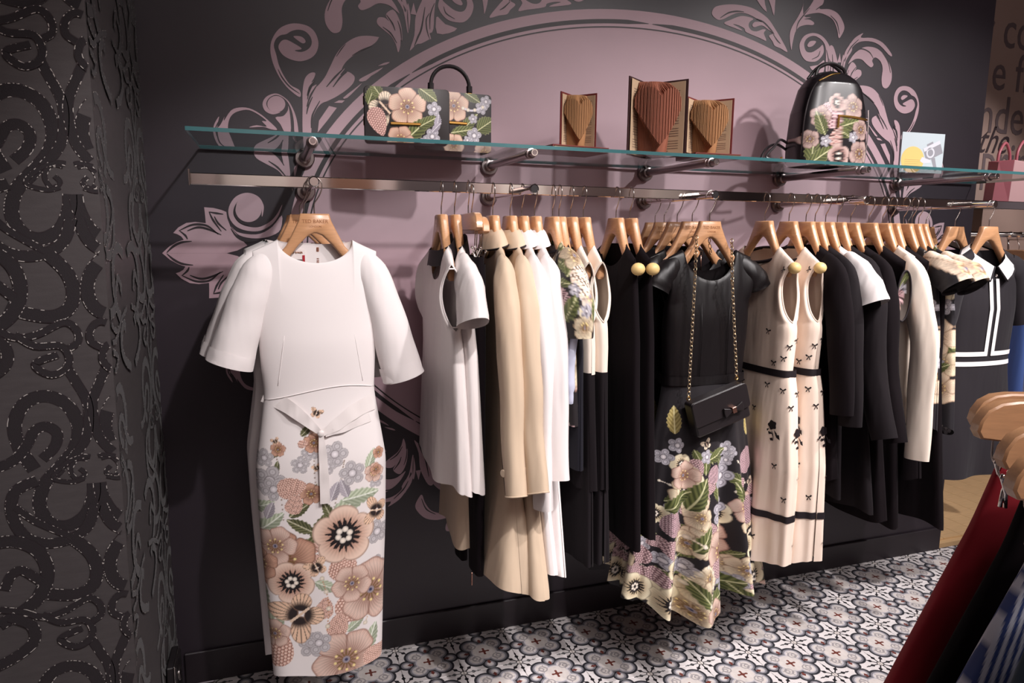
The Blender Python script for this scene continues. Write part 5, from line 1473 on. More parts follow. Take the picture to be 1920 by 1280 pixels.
# ------------------------------------------------------------------ 3. face-out arm with leather and floral dresses
def maxi(y, label, hlabel, seed, detail, x=1.2, rz=0.0, width=1.0, hem=-1.235):
    t = on_arm('maxi_dress', x, y, label, 'dress', 'leather and floral maxi dresses', rz, hlabel)
    W = [(0, .158), (-.12, .158), (-.20, .157), (-.36, .160), (-.49, .150)]
    D = [(0, .026), (-.12, .03), (-.3, .055), (-.49, .055)]
    if not detail: D = [(z, d*.5) for (z, d) in D]
    sh = body(W, D, bd=.5, zhem=-.488, neck=(.098, .10, .07), sh=(-.085, -.112), fold=(.05, 3, seed, -.2), nth=60, nz=50, ex=.75, gap=(-.13, -.25, .02))
    cloth_obj(sh, 'bodice', C_LEATHER, t)
    Wk = [(-.48, .151), (-.49, .151), (-.53, .153), (-.7, .180*width), (-1.0, .222*width), (-1.27, .262*width)]
    Dk = [(-.48, .056), (-.53, .060), (-.8, .085), (-1.27, .130)]
    fo = (.62, 9, seed+2, -.50)
    def sk(u, v, side):
        P = Print(u, v, (33, 29, 33))
        if side == 1: return P.c
        # print climbs from the hem and thins out towards the waist
        rg = random.Random(seed)
        scatter(P, -.30, .30, -1.32, -.74, 17, 2.0, .046)
        for a in ((-.10, -.80, .048), (.02, -1.05, .070), (-.09, -1.02, .042), (.15, -.98, .045), (.12, -1.13, .046), (-.06, -.93, .042)): P.rose(*a, rot=rg.uniform(0, 6), pal=CREAM if rg.random() < .7 else PINKY)
        for a in ((-.16, -.74, .028), (-.125, -.70, .026), (.045, -.82, .045), (.03, -.93, .045), (-.03, -.74, .025), (.06, -.73, .03), (.06, -1.22, .035), (.10, -1.18, .03)): P.lace(*a)
        for a in ((.155, -.78, .045, 1.2), (.16, -.95, .05, 1.4), (-.14, -.95, .04, 1.5), (.0, -.80, .03, 1.2)): P.berries(*a, .8, .15, ((228, 204, 206), (172, 136, 146), (70, 50, 56)), .2)
        P.leaf(-.13, -.62, .045, 1.57, .42, ((214, 196, 130), (150, 132, 76), (236, 224, 170))); P.leaf(.165, -.66, .04, 1.6, .4, ((214, 196, 130), (150, 132, 76), (236, 224, 170)))
        P.leaf(-.06, -.86, .06, 1.1, .5); P.leaf(.07, -1.20, .06, .5, .55); P.leaf(-.12, -.88, .05, .6, .5); P.leaf(.12, -.88, .05, 2.2, .45); P.leaf(.02, -.74, .04, .3, .5); P.leaf(-.05, -1.0, .05, .9, .45)
        P.anemone(-.16, -1.20, .058, .3); P.anemone(.2, -1.19, .055, .9); P.anemone(-.24, -1.17, .05, .5)
        P.leaf(.0, -1.19, .06, .4, .5); P.leaf(-.07, -1.17, .05, 2.2, .45); P.rose(-.02, -1.24, .05, .3, 1, PINKY); P.lace(.03, -1.15, .035); P.lace(-.10, -1.10, .03); P.berries(.01, -1.10, .035, .5, .8, .24, ((232, 208, 206), (178, 140, 146), (70, 48, 52))); P.leaf(.13, -1.23, .055, 2.4, .45); P.lace(.15, -1.12, .03)
        P.stem([(-.10, -1.15), (-.06, -1.08), (-.02, -1.12), (-.05, -1.2)], .003, (240, 226, 200), .008); P.stem([(-.13, -1.04), (-.1, -1.0), (-.05, -1.02)], .003, (240, 226, 200), .008)
        P.stem([(.13, -1.0), (.15, -1.05), (.18, -1.02)], .003, (240, 226, 200), .007)
        P.butterfly(.18, -.86, .018, .4); P.butterfly(-.03, -.70, .02, .4)
        # bare black above the garland
        top = -.60-.06*np.sin(u*19+1)**2
        k = v > top
        if True:
            k2 = k & ~(((np.abs(u+.13) < .05) | (np.abs(u-.165) < .05)))
            P.c[k2] = L3((33, 29, 33))
        return P.c
    nth, nz = (300, 420) if detail else (130, 180)
    if not detail: Dk = [(z, d*.36) for (z, d) in Dk]
    shk = body(Wk, Dk, ztop=-.486, zhem=hem, fold=fo, nth=nth, nz=nz, ex=.9, contour=0, hemw=.026, bd=.35)
    cloth_obj(shk, 'floral_skirt', M_PRINT, t, col=sk)
    band([(-.47, .150), (-.52, .152)], [(-.47, .055), (-.52, .058)], -.484, -.512, 'waistband', C_LEATHER, t, .003 if detail else -.012)
    for sg in (-1, 1):
        sleeve([(sg*.115, -.006, -.122), (sg*.150, -.010, -.152), (sg*.182, -.012, -.185), (sg*.196, -.012, -.21)], [.022, .036, .042, .040], [.012, .030, .036, .036], 'cap_sleeve', C_LEATHER, t, n=24, rows=12, seed=seed)
    if detail:
        MB().tube([(-.012, .02, -.10), (-.012, .016, -.155)], .0014, 6).obj('zip_pull', M_ROSEGOLD, parent=t, ang=180)
        MB().box((-.012, .02, -.100), (.008, .005, .014), ch=.001).obj('zip_slider', M_CHROME, parent=t, smooth=False)
        for sg in (-1, 1):
            MB().tube([(sg*.055, -.0535, -.25), (sg*.05, -.0585, -.35), (sg*.052, -.0565, -.485)], .0010, 4).obj('bodice_seam', C_LEATHER, parent=t, ang=180)
maxi(-.425, 'black leather-look maxi dress with floral skirt, foremost under the chain bag', 'stamped wooden hanger of the foremost leather dress', 8, True, rz=.05)
maxi(-.335, 'second floral maxi dress close behind the foremost leather one', 'wooden hanger second from the front on the leather dress arm', 14, False, x=1.195)
maxi(-.17, 'rear floral maxi dress, its hem showing low beside the black dresses', 'wooden hanger fourth from the front on the leather dress arm', 21, False, x=1.19, width=1.05)
for (y, lab, hl, en) in ((-.245, 'black dress between the floral maxi dresses with pale hanger end showing', 'wooden hanger with pale rounded end third on the leather dress arm', True), (-.10, 'rearmost black dress by the wall on the leather dress arm', 'wooden hanger closest to the wall on the leather dress arm', True)):
    t = on_arm('dress', 1.195, y, lab, 'dress', 'black dresses behind the maxi dress', 0, hl, stamp=False, ends=en)
    cloth_obj(body([(0, .175), (-.13, .175), (-.5, .17), (-.95, .23)], [(0, .02), (-.95, .034)], zhem=-.95, neck=(.085, .07, .0), sh=(-.08, -.135), fold=(.3, 4, 6, -.4), nth=40, nz=30), 'dress_body', C_BLACK, t)

# chain bag in front of the leather dress
M_CHAIN = mat('pale_gold_chain', (226, 204, 172), .28, metal=1.0)
def chain_bag():
    yb = -.525
    a0 = at_y(1306, 446, -.448); a1 = at_y(1372, 452, -.448); b0 = at_y(1291, 745, yb+.02); b1 = at_y(1381, 706, yb+.02)
    cen = at_y(1345, 768, yb)
    t = empty('chain_bag', (cen.x, yb, cen.z-.055), 0.0, label='small black bow bag hung by a gold chain over the leather dress hanger', cat='handbag')
    o = Vector((cen.x, yb, cen.z-.055))
    wgt, hgt, dp_ = .200, .115, .045
    tilt = math.radians(17)
    rot = lambda x, y, z: ((x)*math.cos(tilt)-(z-.06)*math.sin(tilt), y, .06+(x)*math.sin(tilt)+(z-.06)*math.cos(tilt))
    MB().prism(rounded_rect(wgt, hgt, .010), -dp_/2, dp_/2, f=rot, inset=.005).obj('bag_body', M_BLACKLEATHER, parent=t)
    MB().prism([(x, z+.036) for (x, z) in rounded_rect(wgt+.004, hgt-.034, .012)], -dp_/2-.006, -dp_/2-.001, f=rot, inset=.0015).obj('bag_flap', M_BLACKLEATHER, parent=t)
    for sg in (-1, 1):
        q = [(0, .05), (sg*.014, .058), (sg*.034, .066), (sg*.036, .050), (sg*.034, .034), (sg*.014, .043)]
        MB().prism([(x+.035, z) for (x, z) in q], -dp_/2-.014, -dp_/2-.007, f=rot, inset=.0015).obj('bow_loop', M_BLACKLEATHER, parent=t)
    MB().prism([(x+.035, z) for (x, z) in ((-.007, .041), (.007, .041), (.007, .060), (-.007, .060))], -dp_/2-.018, -dp_/2-.006, f=rot, inset=.001).obj('bow_knot', M_ROSEGOLD, parent=t)
    ln = MB().lathe([(0.0045, -.0012), (.0056, 0), (.0045, .0012), (.0034, 0), (.0045, -.0012)], (0, 0, 0), (0, 0, 1), 10).data('chain_link', M_GOLD, ang=180)
    def chain(p, q, nm, mid=None):
        if mid is not None:
            chain(p, mid, nm); p = mid
        d = q-p; n = int(d.length/.0115)
        mb = MB(); src = np.zeros((len(ln.vertices), 3)); ln.vertices.foreach_get('co', src.ravel())
        src = np.array([v.co for v in ln.vertices]); fc = [tuple(f.vertices) for f in ln.polygons]
        zq = d.normalized()
        for i in range(n):
            c = p+d*(i/(n-1))
            ax = zq.orthogonal().normalized(); ax = Matrix.Rotation((i % 2)*math.pi/2+.4, 3, zq) @ ax
            x_ = zq; y_ = ax.cross(zq)
            Mx = np.array([list(x_), list(y_), list(ax)])
            mb.add(src*np.array((1.8, 1.15, 1.4)) @ Mx+np.array(c-o), fc)
        mb.obj(nm, M_CHAIN, parent=t, ang=180, kind='stuff')
    chain(a0, b0, 'chain_strap', at_y(1303, 520, -.500)); chain(a1, b1, 'chain_strap', at_y(1373, 530, -.500))
    chain(at_y(1329, 440, -.41), at_y(1332, 472, -.40), 'chain_strap')
    for p in (b0, b1):
        MB().tube([tuple(Vector(p)-o+Vector((.006*math.cos(a), 0, -.004+.006*math.sin(a)))) for a in np.linspace(0, 6.3, 14)], .0014, 6).obj('chain_ring', M_GOLD, parent=t, ang=180)
chain_bag()
# ------------------------------------------------------------------ 4. second run on the rail
def bow_mark(s, z, P0, scale=.012):
    pass
def motif_points(sh, spots, size):
    """little embroidered bows laid on the cloth: nearest surface point + tangent frame"""
    out = []
    for (side, fx, z) in spots:
        P = sh[side]; n = P.shape[1]
        j = int(np.clip(fx, 0, 1)*(n-3))+1
        i = int(np.argmin(np.abs(P[:, j, 2]-z))); i = min(max(i, 1), P.shape[0]-2)
        p = P[i, j]; du = P[i, j+1]-P[i, j-1]; dv = P[i-1, j]-P[i+1, j]
        du /= np.linalg.norm(du); dv -= du*np.dot(du, dv); dv /= np.linalg.norm(dv)
        nn = np.cross(du, dv); ctr = P[:, :, 1].mean()
        if (p[1]-0)*nn[1] < 0: nn = -nn
        out.append((p, du, dv, nn))
    return out
BOW = [[(0, .05), (.55, .55), (.85, .35), (.5, .0)], [(0, .05), (-.55, .55), (-.85, .35), (-.5, .0)], [(-.06, .1), (.06, .1), (.5, -.75), (.28, -.85)], [(.06, .1), (-.06, .1), (-.5, -.7), (-.3, -.85)], [(-.16, -.1), (.16, -.1), (.16, .18), (-.16, .18)]]
ROSE = [[(math.cos(a)*(.42+.06*math.cos(5*a)), .35+math.sin(a)*(.42+.06*math.cos(5*a))) for a in np.linspace(0, 6.28, 20, endpoint=False)],
        [(-.2, -.05), (-.32, -.4), (-.6, -.75), (-.5, -.35)], [(.05, -.1), (.0, -.5), (-.25, -.95), (-.12, -.45)], [(-.05, -.45), (.3, -.55), (.42, -.3), (.15, -.3)], [(-.35, -.5), (-.75, -.45), (-.85, -.9), (-.5, -.75)], [(-.1, -.8), (.2, -.9), (.1, -1.1), (-.2, -1.05)], [(.3, .0), (.62, -.1), (.7, -.4), (.45, -.25)]]
def stitch(t, sh, spots, shape, size, name, m):
    for (p, du, dv, nn) in motif_points(sh, spots, size):
        mb = MB()
        for poly in shape:
            V = [p+nn*.0016+du*x*size+dv*z*size for (x, z) in poly]
            T = tessellate_polygon([[Vector((x, z, 0)) for (x, z) in poly]])
            mb.add(V, [tuple(q) for q in T])
        mb.obj(name, m, parent=t, smooth=False)
def cream_dress(px, label, hlabel, seed, rz=0.0):
    t = on_rail('cream_dress', rail_x(px), label, 'dress', 'cream bow dresses', rz, hlabel, ends=True)
    W = [(0, .178), (-.135, .178), (-.19, .150), (-.30, .160), (-.335, .178), (-.5, .175)]
    D = [(0, .026), (-.13, .034), (-.33, .048), (-.5, .044)]
    sh = body(W, D, zhem=-.486, neck=(.088, .06, .01), sh=(-.082, -.132), gap=(-.135, -.325, .030), fold=(.15, 3, seed, -.3), nth=56, nz=56)
    cloth_obj(sh, 'bodice', C_CREAM, t)
    Pf, Pb = sh
    for e in (0, -1):
        f = Pf[:, e]; b = Pb[:, -1 if e == 0 else 0]
        k = (f[:, 2] < -.132) & (f[:, 2] > -.328)
        rim(list(f[k])+list(b[k][::-1]), 'armhole_binding', C_CREAM, t, .0026)
    rim([(.090*math.cos(a), .032*math.sin(a)-.004, -.088-.05*(1-math.sin(a))/2) for a in np.linspace(0, 6.28, 30, endpoint=False)], 'neck_binding', C_TRIM, t, .006)
    Wk = [(-.48, .178), (-.55, .195), (-.8, .225), (-1.14, .230)]; Dk = [(-.48, .045), (-.6, .056), (-1.14, .066)]
    fo = (.38, 8, seed+1, -.48)
    sk = body(Wk, Dk, ztop=-.49, zhem=-1.132, fold=fo, nth=90, nz=60, contour=0, hemw=.006)
    cloth_obj(sk, 'skirt', C_CREAM, t)
    band([(-.46, .177), (-.52, .182)], [(-.46, .046), (-.52, .049)], -.480, -.503, 'waist_ribbon', C_TRIM, t, .003)
    band(Wk, Dk, -.955, -.978, 'hem_ribbon', C_TRIM, t, .0022, fold=fo, zhem=-1.132, nth=90)
    fr = 0
    stitch(t, sh, [(fr, .42, -.17), (fr, .15, -.155), (fr, .55, -.26), (fr, .30, -.36), (fr, .62, -.40), (fr, .22, -.46), (fr, .10, -.44), (fr, .75, -.33), (fr, .02, -.40), (1, .97, -.38)], BOW, .0135, 'bow_stitch', C_TRIM)
    stitch(t, sk, [(fr, .5, -.55), (fr, .28, -.53), (fr, .12, -.54), (fr, .38, -.62), (fr, .2, -.80), (fr, .44, -.86), (fr, .09, -.90), (fr, .30, -1.05), (fr, .55, -.72), (fr, .62, -.95), (1, .97, -.56), (1, .95, -.84), (1, .96, -1.06), (fr, .02, -.60)], BOW, .0135, 'bow_stitch', C_TRIM)
    stitch(t, sk, [(fr, .22, -.67), (1, .985, -.69), (fr, .7, -.66)], ROSE, .036, 'rose_applique', C_TRIM)
cream_dress(1438, 'cream sleeveless dress with black bows and ribbon bands, right of the leather dress', 'wooden hanger with pale end of the cream dress beside the leather dress', 5)
cream_dress(1484, 'cream sleeveless bow dress next to the black coats', 'wooden hanger with pale end of the cream dress beside the black coats', 12)
G2 = 'black clothes after the cream dresses'
plain('long_coat', rail_x(1516), 'black coat directly right of the cream dresses', 'coat', 'wooden hanger directly right of the cream dresses', C_BLACK, -.86, .22, -.62, 51, G2, sx=.25)
plain('long_coat', rail_x(1533), 'black coat, second right of the cream dresses', 'coat', 'second wooden hanger right of the cream dresses', C_BLACK2, -.92, .22, -.66, 53, G2, sx=.25)
t = on_rail('tee_top', rail_x(1553), 'white top with flared short sleeve between the black coats', 'top', None, 0, 'wooden hanger of the white top between black coats')
cloth_obj(body([(0, .160), (-.13, .160), (-.2, .16), (-.5, .19)], [(0, .016), (-.5, .024)], zhem=-.62, neck=(.08, .05, .0), sh=(-.08, -.114), fold=(.2, 3, 3, -.3), nth=40, nz=24), 'top_body', C_WHITE, t)
for sg in (-1, 1):
    sleeve([(sg*.11, -.008, -.118), (sg*.165, -.012, -.160), (sg*.215, -.014, -.22), (sg*.240, -.014, -.27)], [.026, .048, .062, .066], [.012, .030, .036, .040], 'flared_sleeve', C_WHITE, t, n=26, rows=16, seed=2)
plain('long_coat', rail_x(1575), 'wide black coat just right of the white flared-sleeve top', 'coat', 'wooden hanger just right of the white flared-sleeve top', C_BLACK2, -.98, .25, -.70, 55, G2, D1=.040, sw=.044, sx=.30)
plain('long_coat', rail_x(1600), 'black coat behind the wide black one', 'coat', 'wooden hanger behind the wide black coat', C_BLACK, -1.02, .25, -.72, 57, G2, D1=.036, sx=.29)
t = plain('lined_dress', rail_x(1634), 'black sleeveless dress with floral lining at the armhole', 'dress', 'wooden hanger of the black dress with floral armhole', C_BLACK, -1.05, .23, None, 59, None, D1=.034)
def arm_fl(u, v, s):
    P = Print(u, v, (60, 50, 44)); scatter(P, u.min(), u.max(), v.min(), v.max(), 33, 1.4, .045); return P.c
P = np.zeros((8, 60, 3))
for i in range(8):
    for j in range(60):
        a = 2*math.pi*j/60; k = 1-i/7*.9
        P[i, j] = (.196-.004*i, -.022+.030*k*math.cos(a), -.245+.085*k*math.sin(a))
MB().grid(P, cv=True, C=arm_fl(P[:, :, 1].ravel()*2, P[:, :, 2].ravel(), 0)).obj('armhole_lining', M_PRINT, parent=t, color=True, ang=180)
rim([tuple(q) for q in P[0]], 'armhole_binding', C_TRIM, t, .003)
coat(rail_x(1660), 'white shirt with long hanging sleeve between black dress and floral tops', 'wooden hanger of the white long-sleeved shirt', 'shirt', 'shirt', C_IVORY, -.70, -.80, 61, None, sx=.255, hw=.21, sw=.030, collar=False)
plain('long_coat', rail_x(1676), 'black coat between the white shirt and floral tops', 'coat', 'wooden hanger between the white shirt and floral tops', C_BLACK, -.90, .22, None, 63, G2)
def floral_top(px, label, hlabel, seed):
    t = on_rail('cap_sleeve_blouse', rail_x(px), label, 'top', 'floral cap sleeve tops', 0, hlabel)
    def fl(u, v, s):
        P = Print(u, v, (30, 27, 32)); scatter(P, u.min(), u.max(), v.min(), v.max(), seed, .6, .06)
        for (x, z, r) in ((.14, -.40, .07), (.10, -.60, .075), (.0, -.48, .07), (-.08, -.3, .07), (.17, -.58, .06)): P.rose(x, z, r, x*9, 1, ((240, 222, 196), (214, 176, 150), (120, 90, 66)))
        for (x, z, r) in ((.12, -.70, .035), (.16, -.69, .03), (.15, -.49, .03), (.06, -.70, .03), (.16, -.29, .03)): P.lace(x, z, r)
        P.leaf(.16, -.51, .04, .5, .5); return P.c
    cloth_obj(body([(0, .160), (-.13, .160), (-.2, .170), (-.5, .20), (-.75, .22)], [(0, .022), (-.75, .034)], zhem=-.735, neck=(.08, .06, .0), sh=(-.08, -.116), fold=(.15, 3, seed, -.3), nth=150, nz=200, hemw=.02), 'top_body', M_PRINT, t, col=fl)
    for sg in (-1, 1):
        def cs(u, v, s):
            P = Print(u, v, (30, 27, 32)); P.leaf(0, -.085, .040, .4, .7, ((120, 156, 88), (70, 104, 48), (180, 200, 150))); P.rose(0, -.150, .060, .5, 1, ((244, 226, 204), (222, 188, 164), (120, 90, 66))); return P.c
        sleeve([(sg*.11, -.008, -.118), (sg*.16, -.012, -.152), (sg*.225, -.014, -.185), (sg*.250, -.014, -.215)], [.028, .052, .058, .054], [.012, .032, .040, .042], 'cap_sleeve', M_PRINT, t, n=50, rows=50, col=cs, seed=2)
floral_top(1700, 'dark floral top with cap sleeve, the one beside the white shirt', 'wooden hanger of the floral top beside the white shirt', 81)
floral_top(1728, 'dark floral top with cap sleeve, the one beside the black polo dress', 'wooden hanger of the floral top beside the black polo dress', 87)
plain('long_skirt_dress', rail_x(1716), 'long black dress hanging low between the floral tops', 'dress', 'wooden hanger between the two floral tops', C_BLACK, -1.08, .24, None, 67, G2)

# ------------------------------------------------------------------ 5. last arm: black polo dresses with white collars
C_STRIPE = cloth('white_stripe_knit', (240, 236, 236), .7, .1)
C_CHAR = cloth('charcoal_knit', (36, 32, 37), .8, .3, sheen=.1)
def polo(y, x, label, hlabel, rz=0.0, detail=True):
    t = on_arm('polo_dress', x, y, label, 'dress', 'charcoal polo dresses', rz, hlabel, stamp=False)
    W = [(0, .158), (-.13, .158), (-.2, .156), (-.36, .160), (-.5, .155), (-.95, .22)]
    D = [(0, .026), (-.13, .032), (-.3, .058), (-.5, .052), (-.95, .075)]
    cloth_obj(body(W, D, zhem=-.94, neck=(.078, .085, .01), sh=(-.078, -.116), fold=(.25, 4, 5, -.55), nth=50, nz=50, ex=.75), 'dress_body', C_CHAR, t)
    for sg in (-1, 1):
        sleeve([(sg*.115, -.006, -.125), (sg*.152, -.010, -.165), (sg*.180, -.012, -.26), (sg*.205, -.012, -.36)], [.030, .048, .050, .050], [.014, .036, .042, .044], 'sleeve', C_CHAR, t, n=24, rows=16, seed=3)
        # collar wing
        n = 9; P = np.zeros((n, 6, 3))
        for i in range(n):
            k = i/(n-1)
            a = math.pi/2-k*math.pi*.97
            for j in range(6):
                m_ = j/5; r = .080+.032*m_*(1-.4*k)
                x_ = sg*(r*math.cos(a)*1.0 if True else 0); 
                P[i, j] = (sg*max(.006, r*math.cos(a))+sg*.034*m_*k, (.034+.016*m_)*math.sin(a)-.012*k, -.048-.098*k**1.3-.040*m_*(.4+.9*k))
        w = MB().grid(P).obj('collar_wing', C_STRIPE, parent=t, ang=180)
        MB().tube([tuple(q) for q in P[:, -1]]+[tuple(P[-1, j]) for j in (4, 3, 2, 1, 0)], .0035, 6).obj('collar_edge', C_CHAR, parent=w, ang=180)
    if detail:
        Wf, Df = lerpf(W), lerpf(D)
        def surf(x, z): w_ = float(Wf(z)); d_ = float(Df(z)); return (x, -d_*(1-min(1, (x/w_)**2))**.375-.003, z)
        def strip(pts, hw, name, vert):
            V = []
            for (x, z) in pts:
                for s_ in (1, -1):
                    V.append(surf(x+(s_*hw if vert else 0), z+(0 if vert else s_*hw)))
            n = len(pts); MB().add(V, [(2*i, 2*i+1, 2*i+3, 2*i+2) for i in range(n-1)]).obj(name, C_STRIPE, parent=t, ang=180)
        for sx in (-.017, .017): strip([(sx, z) for z in np.linspace(-.19, -.476, 24)], .0085, 'front_stripe', True)
        strip([(x, -.468) for x in np.linspace(-.145, -.012, 14)], .0085, 'waist_stripe', False)
        strip([(x, -.468) for x in np.linspace(.012, .145, 14)], .0085, 'waist_stripe', False)
        strip([(x, -.505) for x in np.linspace(-.147, .147, 26)], .0085, 'waist_stripe', False)
        MB().sphere((0, -.050, -.178), .006, 10, 7).obj('neck_stud', M_CHROME, parent=t)
polo(-.43, 2.405, 'charcoal polo dress with white collar and double white stripes, foremost at right', 'pale lit wooden hanger of the foremost striped polo dress')
polo(-.345+.015, 2.36, 'charcoal polo dress right behind the striped foremost one', 'wooden hanger right behind the foremost polo dress', 0.0, False)
polo(-.22, 2.34, 'charcoal polo dress with pale collar third from front', 'wooden hanger third from front on the polo dress arm', 0.0, False)
hanger('bare-looking wooden hanger closest to the wall on the polo dress arm', (2.36, -.12, HA), 0.0)

# ------------------------------------------------------------------ 6. rack in the far room and pink bag
rr = empty('far_rail', (3.2, .30, 1.50), label='far chrome garment rail beyond the end of the wall', cat='rail')
MB().tube([(0, 0, 0), (1.8, 0, 0)], .013, 12).obj('rail_tube', M_CHROME, parent=rr, ang=180)
for xx in (.08, 1.7): MB().tube([(xx, 0, 0), (xx, .05, -.02), (xx, FY-.302, -.02)], .010, 10).obj('rail_arm', M_CHROME, parent=rr, ang=180)
def far_top(px, label, hl, m, m2):
    q = at_y(px, 452, .30)
    hz = 1.50+.013-.0925
    clip_hanger(hl, (q.x, .30, hz), 1.3, L=.30)
    t = empty('far_garment', (q.x, .30, hz), 1.3, label=label, cat='top', group='clothes on the far rail')
    cloth_obj(body([(-.1, .14), (-.3, .17), (-.7, .2)], [(-.1, .02), (-.7, .03)], ztop=-.14, zhem=-.75, fold=(.4, 4, px, -.2), nth=40, nz=30, contour=0), 'garment_body', m, t)
    band([(-.1, .142), (-.3, .17)], [(-.1, .022), (-.3, .024)], -.145, -.185, 'waist_band', m2, t, .003)
C_BLUE = cloth('bright_blue_cotton', (92, 122, 196), .7)
C_NAVYSTRIPE = C_NAVY
far_top(1893, 'bright blue garment clipped on the far rail', 'wooden clip hanger of the blue garment on the far rail', C_BLUE, C_NAVY)
far_top(1912, 'white and blue garment clipped on the far rail at the frame edge', 'wooden clip hanger at the right frame edge on the far rail', C_LILAC, C_BLUE)
far_top(1935, 'navy garment at the very right of the far rail', 'rightmost wooden clip hanger on the far rail', C_NAVY, C_LILAC)
M_PINK = mat('pink_saffiano_leather', (208, 168, 170), .4, bump=.1, bscale=300)
M_PINKD = mat('deep_pink_leather', (178, 96, 108), .42, bump=.1, bscale=300)
q = at_y(1905, 379, .75)
ps = empty('bag_ledge', (q.x+.1, .75+.2, q.z-.022), label='narrow glass ledge under the pink tote on the far wall', cat='shelf')
MB().box((0, .1, .010), (.7, .55, .018)).obj('ledge_slab', M_GEDGE, parent=ps, smooth=False)
bgp = empty('pink_tote', (q.x+.07, .85, q.z-.002), .25, label='pink structured tote bag on the far ledge beyond the wall', cat='handbag')
def trap(w0, w1, h): return [(-w0/2, 0), (w0/2, 0), (w1/2, h), (-w1/2, h)]
MB().prism(trap(.34, .30, .25), -.07, .07, inset=.006).obj('bag_body', M_PINK, parent=bgp)
for sg in (-1, 1):
    MB().add([(sg*.171, -.070, 0), (sg*.171, .070, 0), (sg*.151, .070, .25), (sg*.151, -.070, .25), (sg*.215, 0, .01), (sg*.185, 0, .24)], [(0, 4, 5, 3), (1, 2, 5, 4), (0, 1, 4), (3, 5, 2)]).obj('side_gusset', M_PINKD, parent=bgp, smooth=False)
    MB().tube([tuple(p) for p in spline([(-.08, sg*.05, .245), (-.07, sg*.05, .31), (0, sg*.05, .37), (.07, sg*.05, .31), (.08, sg*.05, .245)], 6)], .009, 8).obj('carry_handle', M_PINKD, parent=bgp, ang=180)

# ------------------------------------------------------------------ 7. foreground rack at the right edge
def depth_pt(px, py, d):
    v = ray(px, py); return CAM+v*(d/v.dot(_w))
FR = math.atan2(_r.y, _r.x)
def striped():
    m, nt, b = node_mat('blue_white_stripe_cotton'); X.nt = nt
    tc = nt.nodes.new('ShaderNodeUVMap') if False else nt.nodes.new('ShaderNodeAttribute')
    tc.attribute_name = 'Col'
    nt.links.new(tc.outputs['Color'], b.inputs['Base Color']); b.inputs['Roughness'].default_value = .75
    return m
M_STRIPE = mat('blue_white_stripe_cotton', (255, 255, 255), .75, attr=True)
def fg_skirt(px, py, d, name, label, hl, m, W, D, hem, seed, col=None, nth=60, nz=40, rz=0.0, fold=.3, top=-.115, L=.40):
    p = depth_pt(px, py, d)
    clip_hanger(hl, p, FR+rz, L=L, h=.050)
    t = empty(name, p, FR+rz, label=label, cat='skirt', group='clothes on the foreground rack')
    sh = body(W, D, ztop=top, zhem=hem, fold=(fold, 4, seed, top-.02), nth=nth, nz=nz, contour=0)
    cloth_obj(sh, name+'_body', m, t, col=col)
    return t
fg_skirt(2092, 738, 1.00, 'red_skirt', 'dark red flared skirt clipped on the rack in the right foreground', 'wooden clip hanger of the red skirt in the right foreground', C_RED, [(-.10, .155), (-.2, .185), (-.5, .305), (-.8, .36)], [(-.1, .016), (-.3, .030), (-.8, .05)], -.80, 3, L=.41)
fg_skirt(2100, 752, .90, 'black_skirt', 'black flared skirt in front of the red one, right foreground', 'wooden clip hanger of the black skirt in the right foreground', C_BLACK, [(-.10, .100), (-.2, .125), (-.5, .242), (-.8, .31)], [(-.1, .016), (-.3, .030), (-.8, .05)], -.80, 5, L=.37)
def stripes(u, v, s):
    w = np.interp(-v, [.1, .2, .55, .9], [.125, .135, .235, .28]); k = u/w
    f = ((k*22+.35*np.sin(v*14)) % 1)
    c = np.where((f < .5)[:, None], L3((52, 70, 128)), L3((206, 208, 222)))
    return c
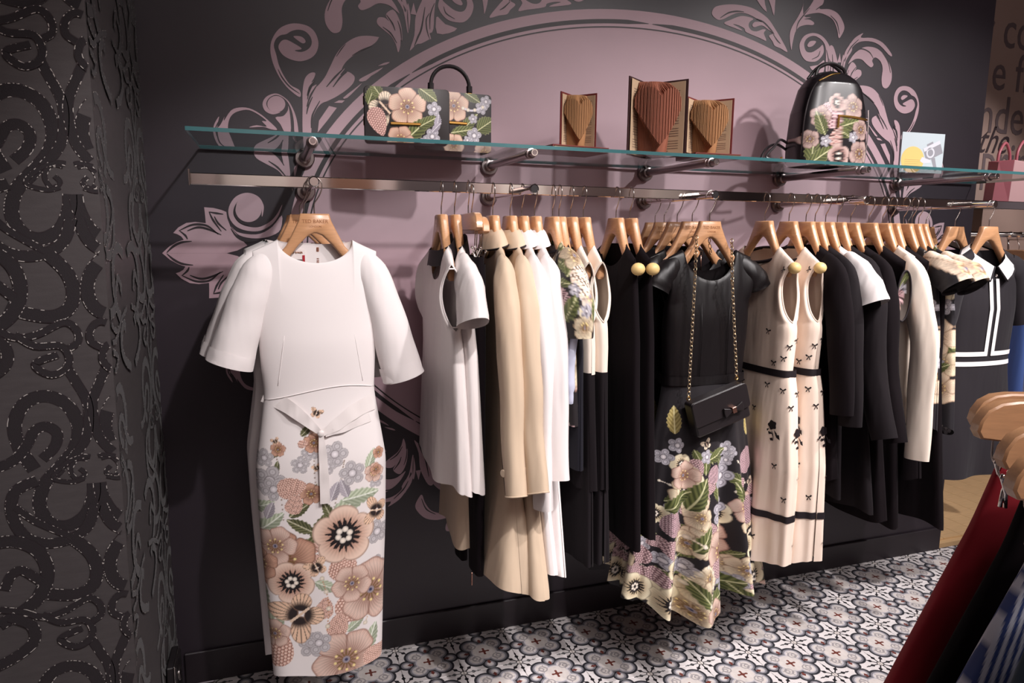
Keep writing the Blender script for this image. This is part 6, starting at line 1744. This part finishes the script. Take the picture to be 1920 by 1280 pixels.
fg_skirt(2147, 800, .80, 'striped_skirt', 'blue and white striped skirt, right foreground', 'wooden clip hanger of the striped skirt in the right foreground', M_STRIPE, [(-.10, .100), (-.16, .110), (-.40, .205), (-.7, .27)], [(-.1, .016), (-.3, .034), (-.7, .05)], -.70, 9, col=stripes, nth=220, nz=60, fold=.35, top=-.13, L=.33)
t = fg_skirt(2168, 845, .70, 'teal_skirt', 'dark teal garment with rope belt at the bottom right corner', 'nearest wooden clip hanger at the right frame edge', C_TEAL, [(-.10, .085), (-.2, .095), (-.6, .19)], [(-.1, .018), (-.6, .05)], -.60, 11, L=.29, top=-.16)
M_ROPE = mat('tan_rope', (186, 138, 86), .8, bump=.3, bscale=300)
for ph in (0, math.pi):
    c = spline([(-.085, -.04, -.19), (-.115, -.05, -.23), (-.150, -.055, -.30), (-.165, -.06, -.36)], 10)
    MB().tube([(c[i][0]+.004*math.cos(i*.9+ph), c[i][1]+.004*math.sin(i*.9+ph), c[i][2]) for i in range(len(c))], .0045, 7).obj('rope_belt', M_ROPE, parent=t, ang=180)
# rail that carries the foreground hangers, on a floor post
hp_ = [depth_pt(px, py, d)+Vector((0, 0, .0925-.0125)) for (px, py, d) in ((2092, 738, 1.00), (2100, 752, .90), (2147, 800, .80), (2168, 845, .70))]
d0 = (hp_[0]-hp_[1]).normalized(); d1 = (hp_[3]-hp_[2]).normalized()
pts_ = [hp_[0]+d0*.06]+hp_+[hp_[3]+d1*.12]
foot = Vector((pts_[-1].x, pts_[-1].y, 0))
rk = empty('foreground_rack', foot, label='chrome floor rack carrying the skirts in the right foreground', cat='rack')
MB().tube([tuple(p-foot) for p in spline([tuple(p) for p in pts_], 4).tolist() and [Vector(q) for q in spline([tuple(p) for p in pts_], 4)]], .0125, 14).obj('rack_rail', M_CHROME, parent=rk, ang=180)
MB().tube([(0, 0, pts_[-1].z), (0, 0, .02)], .0125, 14).obj('rack_post', M_CHROME, parent=rk, ang=60)
MB().lathe([(0, .022), (.10, .020), (.16, .012), (.165, 0), (0, 0)], (0, 0, .001), (0, 0, 1), 32).obj('rack_base', M_CHROME, parent=rk)
